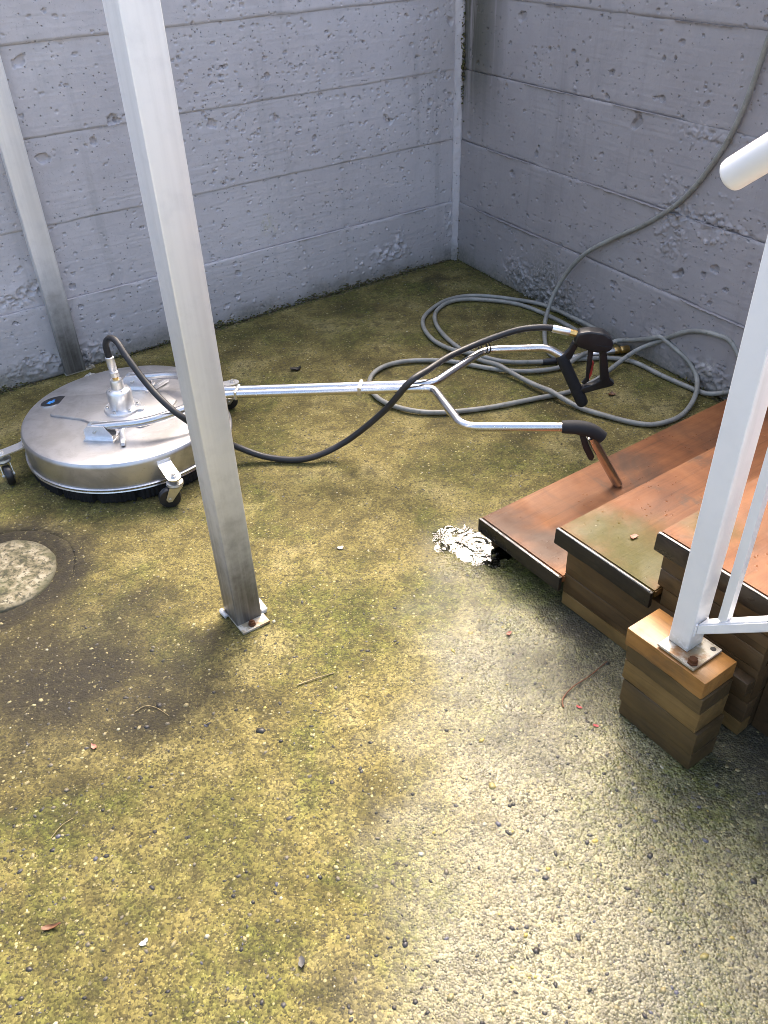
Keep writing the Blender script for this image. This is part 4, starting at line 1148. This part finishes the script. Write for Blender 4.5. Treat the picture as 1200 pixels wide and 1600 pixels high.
hd = (Vector((0.777, 2.949, 0.016)) - Vector((0.649, 2.935, 0.012))).normalized()
hr = rot_to(hd)
lathe('strain_relief', [(0, -0.012), (0.0115, -0.012), (0.0125, 0.0), (0.0125, 0.055), (0.0115, 0.060), (0, 0.060)], M['black'], PH, seg=20, c=e1, rot=hr)
hd2 = (Vector((0.97, 2.989, 0.020)) - Vector((0.70, 2.935, 0.014))).normalized()
hr2 = rot_to(hd2)
lathe('hose_ferrule', [(0, 0.055), (0.011, 0.055), (0.012, 0.060), (0.012, 0.150), (0.010, 0.152), (0.010, 0.20), (0.0135, 0.205), (0.0135, 0.290), (0, 0.290)], M['zinc'], PH, seg=12, c=e1, rot=hr2)
lathe('brass_coupler', [(0, 0.286), (0.0135, 0.287), (0.0150, 0.292), (0.0150, 0.305), (0.0125, 0.308), (0.0125, 0.314), (0.0155, 0.317), (0.0155, 0.345), (0.012, 0.350), (0.009, 0.350), (0.009, 0.336), (0, 0.336)], M['brass'], PH, seg=20, c=e1, rot=hr2)

# ================================================================== STUFF: embedded stones, moss
def scatter(name, mat, items, kind_label):
    """items: (x, y, z, sx, sy, sz, rot, colour)"""
    bmi = bmesh.new(); bmesh.ops.create_icosphere(bmi, subdivisions=1, radius=1.0)
    bv = np.array([v.co[:] for v in bmi.verts]); bf = np.array([[v.index for v in f.verts] for f in bmi.faces]); bmi.free()
    n = len(items); A = np.array([i[:7] for i in items], float); Cc = np.array([i[7] for i in items], float)
    jit = 1 + 0.22 * (rng.random((n, len(bv), 1)) - 0.5) * 2
    V = bv[None] * jit * A[:, None, 3:6]
    c, s = np.cos(A[:, 6]), np.sin(A[:, 6])
    Xr = V[..., 0] * c[:, None] - V[..., 1] * s[:, None]; Yr = V[..., 0] * s[:, None] + V[..., 1] * c[:, None]
    V = np.stack([Xr + A[:, 0:1], Yr + A[:, 1:2], V[..., 2] + A[:, 2:3]], -1)
    F = (bf[None] + (np.arange(n) * len(bv))[:, None, None]).reshape(-1, 3)
    me = bpy.data.meshes.new(name)
    me.vertices.add(n * len(bv)); me.vertices.foreach_set('co', V.reshape(-1).astype(np.float32))
    me.loops.add(F.size); me.loops.foreach_set('vertex_index', F.reshape(-1).astype(np.int32))
    me.polygons.add(len(F)); me.polygons.foreach_set('loop_start', (np.arange(len(F)) * 3).astype(np.int32))
    me.polygons.foreach_set('use_smooth', np.ones(len(F), bool))
    me.update(calc_edges=True)
    at = me.color_attributes.new('tone', 'FLOAT_COLOR', 'POINT')
    cc = np.repeat(np.concatenate([Cc, np.ones((n, 1))], 1), len(bv), 0)
    at.data.foreach_set('color', cc.reshape(-1).astype(np.float32))
    o = link(name, me, mat)
    return tag(o, kind_label, kind='stuff')
tones = [((0.30, 0.25, 0.12), 6), ((0.38, 0.33, 0.17), 2), ((0.030, 0.028, 0.026), 6), ((0.075, 0.07, 0.065), 3), ((0.15, 0.13, 0.09), 4), ((0.42, 0.33, 0.08), 1), ((0.46, 0.42, 0.30), 1), ((0.10, 0.10, 0.13), 1)]
pool = [c for c, w_ in tones for _ in range(w_)]
N = 11500
ux = rng.uniform(-1.5, 1.1, N); uy = 0.32 + (4.0 - 0.32) * rng.random(N) ** 1.9
keep = []
for x, y in zip(ux, uy):
    if ((Vector((x, y, 0)) - CORNER).dot(Vector((-DL.y, DL.x, 0)))) < 0.02: continue
    if ((Vector((x, y, 0)) - CORNER).dot(Vector((DR.y, -DR.x, 0)))) < 0.02: continue
    if math.hypot(x + 1.09, y - 1.785) < 0.2: continue
    q = inv_s @ Vector((x, y, 0))
    if q.x > 0.30 and q.y > -0.03 or (q.x > 0.63 and q.y > -0.17 and q.x < 0.86): continue
    keep.append((x, y))
kz = ground_h(np.array([k[0] for k in keep]), np.array([k[1] for k in keep]))
items = []
for (x, y), z in zip(keep, kz):
    s = 0.0016 + 0.0042 * rnd.random() ** 2.6
    s *= 1.0 if y < 1.6 else 0.7
    tn = pool[rnd.randrange(len(pool))]
    if rnd.random() < 0.022:
        s *= 1.7
        tn = rnd.choice(((0.030, 0.028, 0.026), (0.045, 0.043, 0.045), (0.035, 0.03, 0.025), (0.33, 0.28, 0.10)))
    items.append((x, y, z - s * 0.12, s * rnd.uniform(0.9, 1.6), s * rnd.uniform(0.7, 1.1), s * rnd.uniform(0.32, 0.55), rnd.uniform(0, 6.28), tn))
scatter('exposed_aggregate', M['stones'], items, 'small mixed stones showing in the worn concrete floor')

items = []
mt = [(0.085, 0.090, 0.028), (0.12, 0.12, 0.040), (0.085, 0.070, 0.042), (0.17, 0.15, 0.065), (0.14, 0.11, 0.06)]
for D_, length, s in ((DL, 2.7, 1), (DR, 1.9, 1)):
    nrm_ = Vector((-D_.y, D_.x, 0)) if D_ is DL else Vector((D_.y, -D_.x, 0))
    for i in range(5200):
        t = rnd.uniform(0.02, length)
        dens = 0.5 + fbm(np.array([t * 3.0]), np.array([s * 3.0 + (0 if D_ is DL else 9)]), 77, 4)[0]
        if rnd.random() > dens * 0.9: continue
        off_ = 0.010 + abs(rnd.gauss(0, 0.010)); 
        p = CORNER + D_ * t + nrm_ * off_
        up_ = abs(rnd.gauss(0, 0.016 * dens)) if off_ < 0.018 else 0
        r = rnd.uniform(0.0012, 0.0042) * (0.6 + dens)
        items.append((p.x, p.y, gz(p.x, p.y) + up_, r * 1.3, r, r * 0.6, rnd.uniform(0, 6.28), rnd.choice(mt)))
for i in range(420):
    zc = rnd.choice((0.862, 0.862, 0.95, 1.15, 0.05)) + rnd.gauss(0, 0.03 if i % 2 else 0.10)
    if zc < 0.01: continue
    t = abs(rnd.gauss(0.036, 0.012))
    p = CORNER + DR * t + Vector((DR.y, -DR.x, 0)) * (0.008 + 0.010 * rnd.random())
    r = rnd.uniform(0.0015, 0.0045)
    items.append((p.x, p.y, zc, r * 1.2, r, r, rnd.uniform(0, 6.28), rnd.choice(mt)))
scatter('moss', M['moss'], items, 'dark moss and silt along the foot of both walls')

# ================================================================== LITTER
def straw(name, label, pts, r, mat, cat='twig', grp=None):
    P = [(x, y, gz(x, y) + r * 1.1 + dz) for x, y, dz in pts]
    c = P[0]
    path = catmull(P, 6)
    path[:, 2] += 0
    o = tube(name, path, np.linspace(r, r * 0.55, len(path)), mat, None, sides=6, off=c)
    o.location = c
    return tag(o, label, cat, grp)
straw('straw', 'pale straw stalk lying on the floor below the foot of the middle post', [(-0.221, 1.333, .001), (-0.18, 1.352, .002), (-0.134, 1.366, .001)], 0.0018, M['twig'], 'straw')
straw('straw', 'thin pale bent straw on the dark damp patch of floor', [(-0.593, 1.272, .001), (-0.572, 1.285, .002), (-0.545, 1.279, .002), (-0.511, 1.255, .001)], 0.0011, M['twig'], 'straw')
straw('twig', 'curved red-brown twig on the floor beside the timber block', [(0.391, 1.238, .001), (0.395, 1.262, .002), (0.424, 1.294, .004), (0.47, 1.325, .003), (0.522, 1.369, .001)], 0.0020, M['darktwig'])
straw('straw', 'thin straw lying at the foot of the timber block', [(0.490, 1.136, .001), (0.500, 1.108, .002), (0.518, 1.085, .001)], 0.0012, M['twig'], 'straw')
straw('straw', 'short thin straw near the left edge above the brown leaf', [(-0.694, 0.957, .001), (-0.680, 0.982, .002), (-0.661, 0.999, .001)], 0.0010, M['twig'], 'straw')
def flake(name, label, cat, x, y, a, b, th, rot, mat, curl=0.3, seed=1, lobes=0.25):
    r = random.Random(seed)
    bm = bmesh.new()
    n = 14; ring = []
    rings = []
    for f in (0.0, 0.5, 1.0):
        row = []
        for k in range(n):
            t = 2 * math.pi * k / n
            w_ = (1 + lobes * r.uniform(-1, 1)) if f == 1.0 else 1
            px = a * f * math.cos(t) * w_; py = b * f * math.sin(t) * w_
            row.append((px, py, curl * a * (f ** 2) * (0.4 + 0.6 * math.cos(t) ** 2) + th * 0.3))
        rings.append(row)
    c_, s_ = math.cos(rot), math.sin(rot)
    def put(p, dz): return bm.verts.new((p[0] * c_ - p[1] * s_, p[0] * s_ + p[1] * c_, p[2] + dz))
    T = [[put(p, th) for p in row] for row in rings[1:]]; B = [[put(p, 0) for p in row] for row in rings[1:]]
    ct = put(rings[0][0], th); cb = put(rings[0][0], 0)
    for k in range(n):
        k2 = (k + 1) % n
        bm.faces.new((ct, T[0][k], T[0][k2])); bm.faces.new((cb, B[0][k2], B[0][k]))
        bm.faces.new((T[0][k], T[1][k], T[1][k2], T[0][k2])); bm.faces.new((B[0][k], B[0][k2], B[1][k2], B[1][k]))
        bm.faces.new((T[1][k], B[1][k], B[1][k2], T[1][k2]))
    o = bm_obj(name, bm, mat, None, 60)
    o.location = (x, y, gz(x, y) + 0.0005)
    return tag(o, label, cat)
flake('leaf', 'small curled brown leaf lying at the lower left of the floor', 'leaf', -0.640, 0.775, 0.016, 0.005, 0.0015, 0.25, M['leaf'], 0.35, 2)
flake('petal', 'salmon-coloured petal on the dark patch below the straw', 'petal', -0.664, 1.177, 0.009, 0.005, 0.0012, -0.8, M['pinkleaf'], 0.4, 3)
flake('leaf', 'crumpled black leaf on the floor behind the cleaner handle', 'leaf', -0.320, 2.971, 0.022, 0.016, 0.003, 0.3, M['darkleaf'], 0.4, 4, 0.5)
flake('seed_husk', 'shiny black seed husk on the floor near the bottom of the photo', 'husk', -0.175, 0.694, 0.0058, 0.0088, 0.006, 0.2, M['black'], 0.1, 5)
flake('paint_chip', 'white chip lying alone on the floor between middle post and puddle', 'chip', -0.129, 1.843, 0.008, 0.007, 0.002, 0.3, M['pale'], 0.2, 6, 0.4)
flake('leaf', 'small reddish leaf scrap on wet floor in front of the lowest step', 'leaf', 0.301, 1.478, 0.008, 0.006, 0.002, 0.9, M['pinkleaf'], 0.5, 7, 0.4)
flake('paper_scrap', 'upper red paper scrap on the floor left of the timber block', 'scrap', 0.427, 1.237, 0.007, 0.0035, 0.001, -0.6, M['redpaper'], 0.3, 8)
flake('paper_scrap', 'lower red paper scrap on the floor left of the timber block', 'scrap', 0.453, 1.183, 0.0065, 0.0035, 0.001, -0.4, M['redpaper'], 0.3, 9)
flake('leaf', 'brown leaf fragment on the floor below the trigger gun', 'leaf', 0.849, 2.668, 0.014, 0.010, 0.002, 0.9, M['leaf'], 0.5, 10, 0.4)
flake('leaf', 'small orange leaf lying on the algae of the second step', 'leaf', *(SA + RDIR * 0.43 + WDIR * 0.10)[:2], 0.010, 0.007, 0.0015, 0.4, M['pinkleaf'], 0.3, 11, 0.3).location.z = 0.2508
flake('paint_chip', 'pale torn chip on the floor at lower left beyond the brown leaf', 'chip', -0.462, 0.742, 0.0075, 0.006, 0.002, 0.5, M['pale'], 0.3, 12, 0.5)
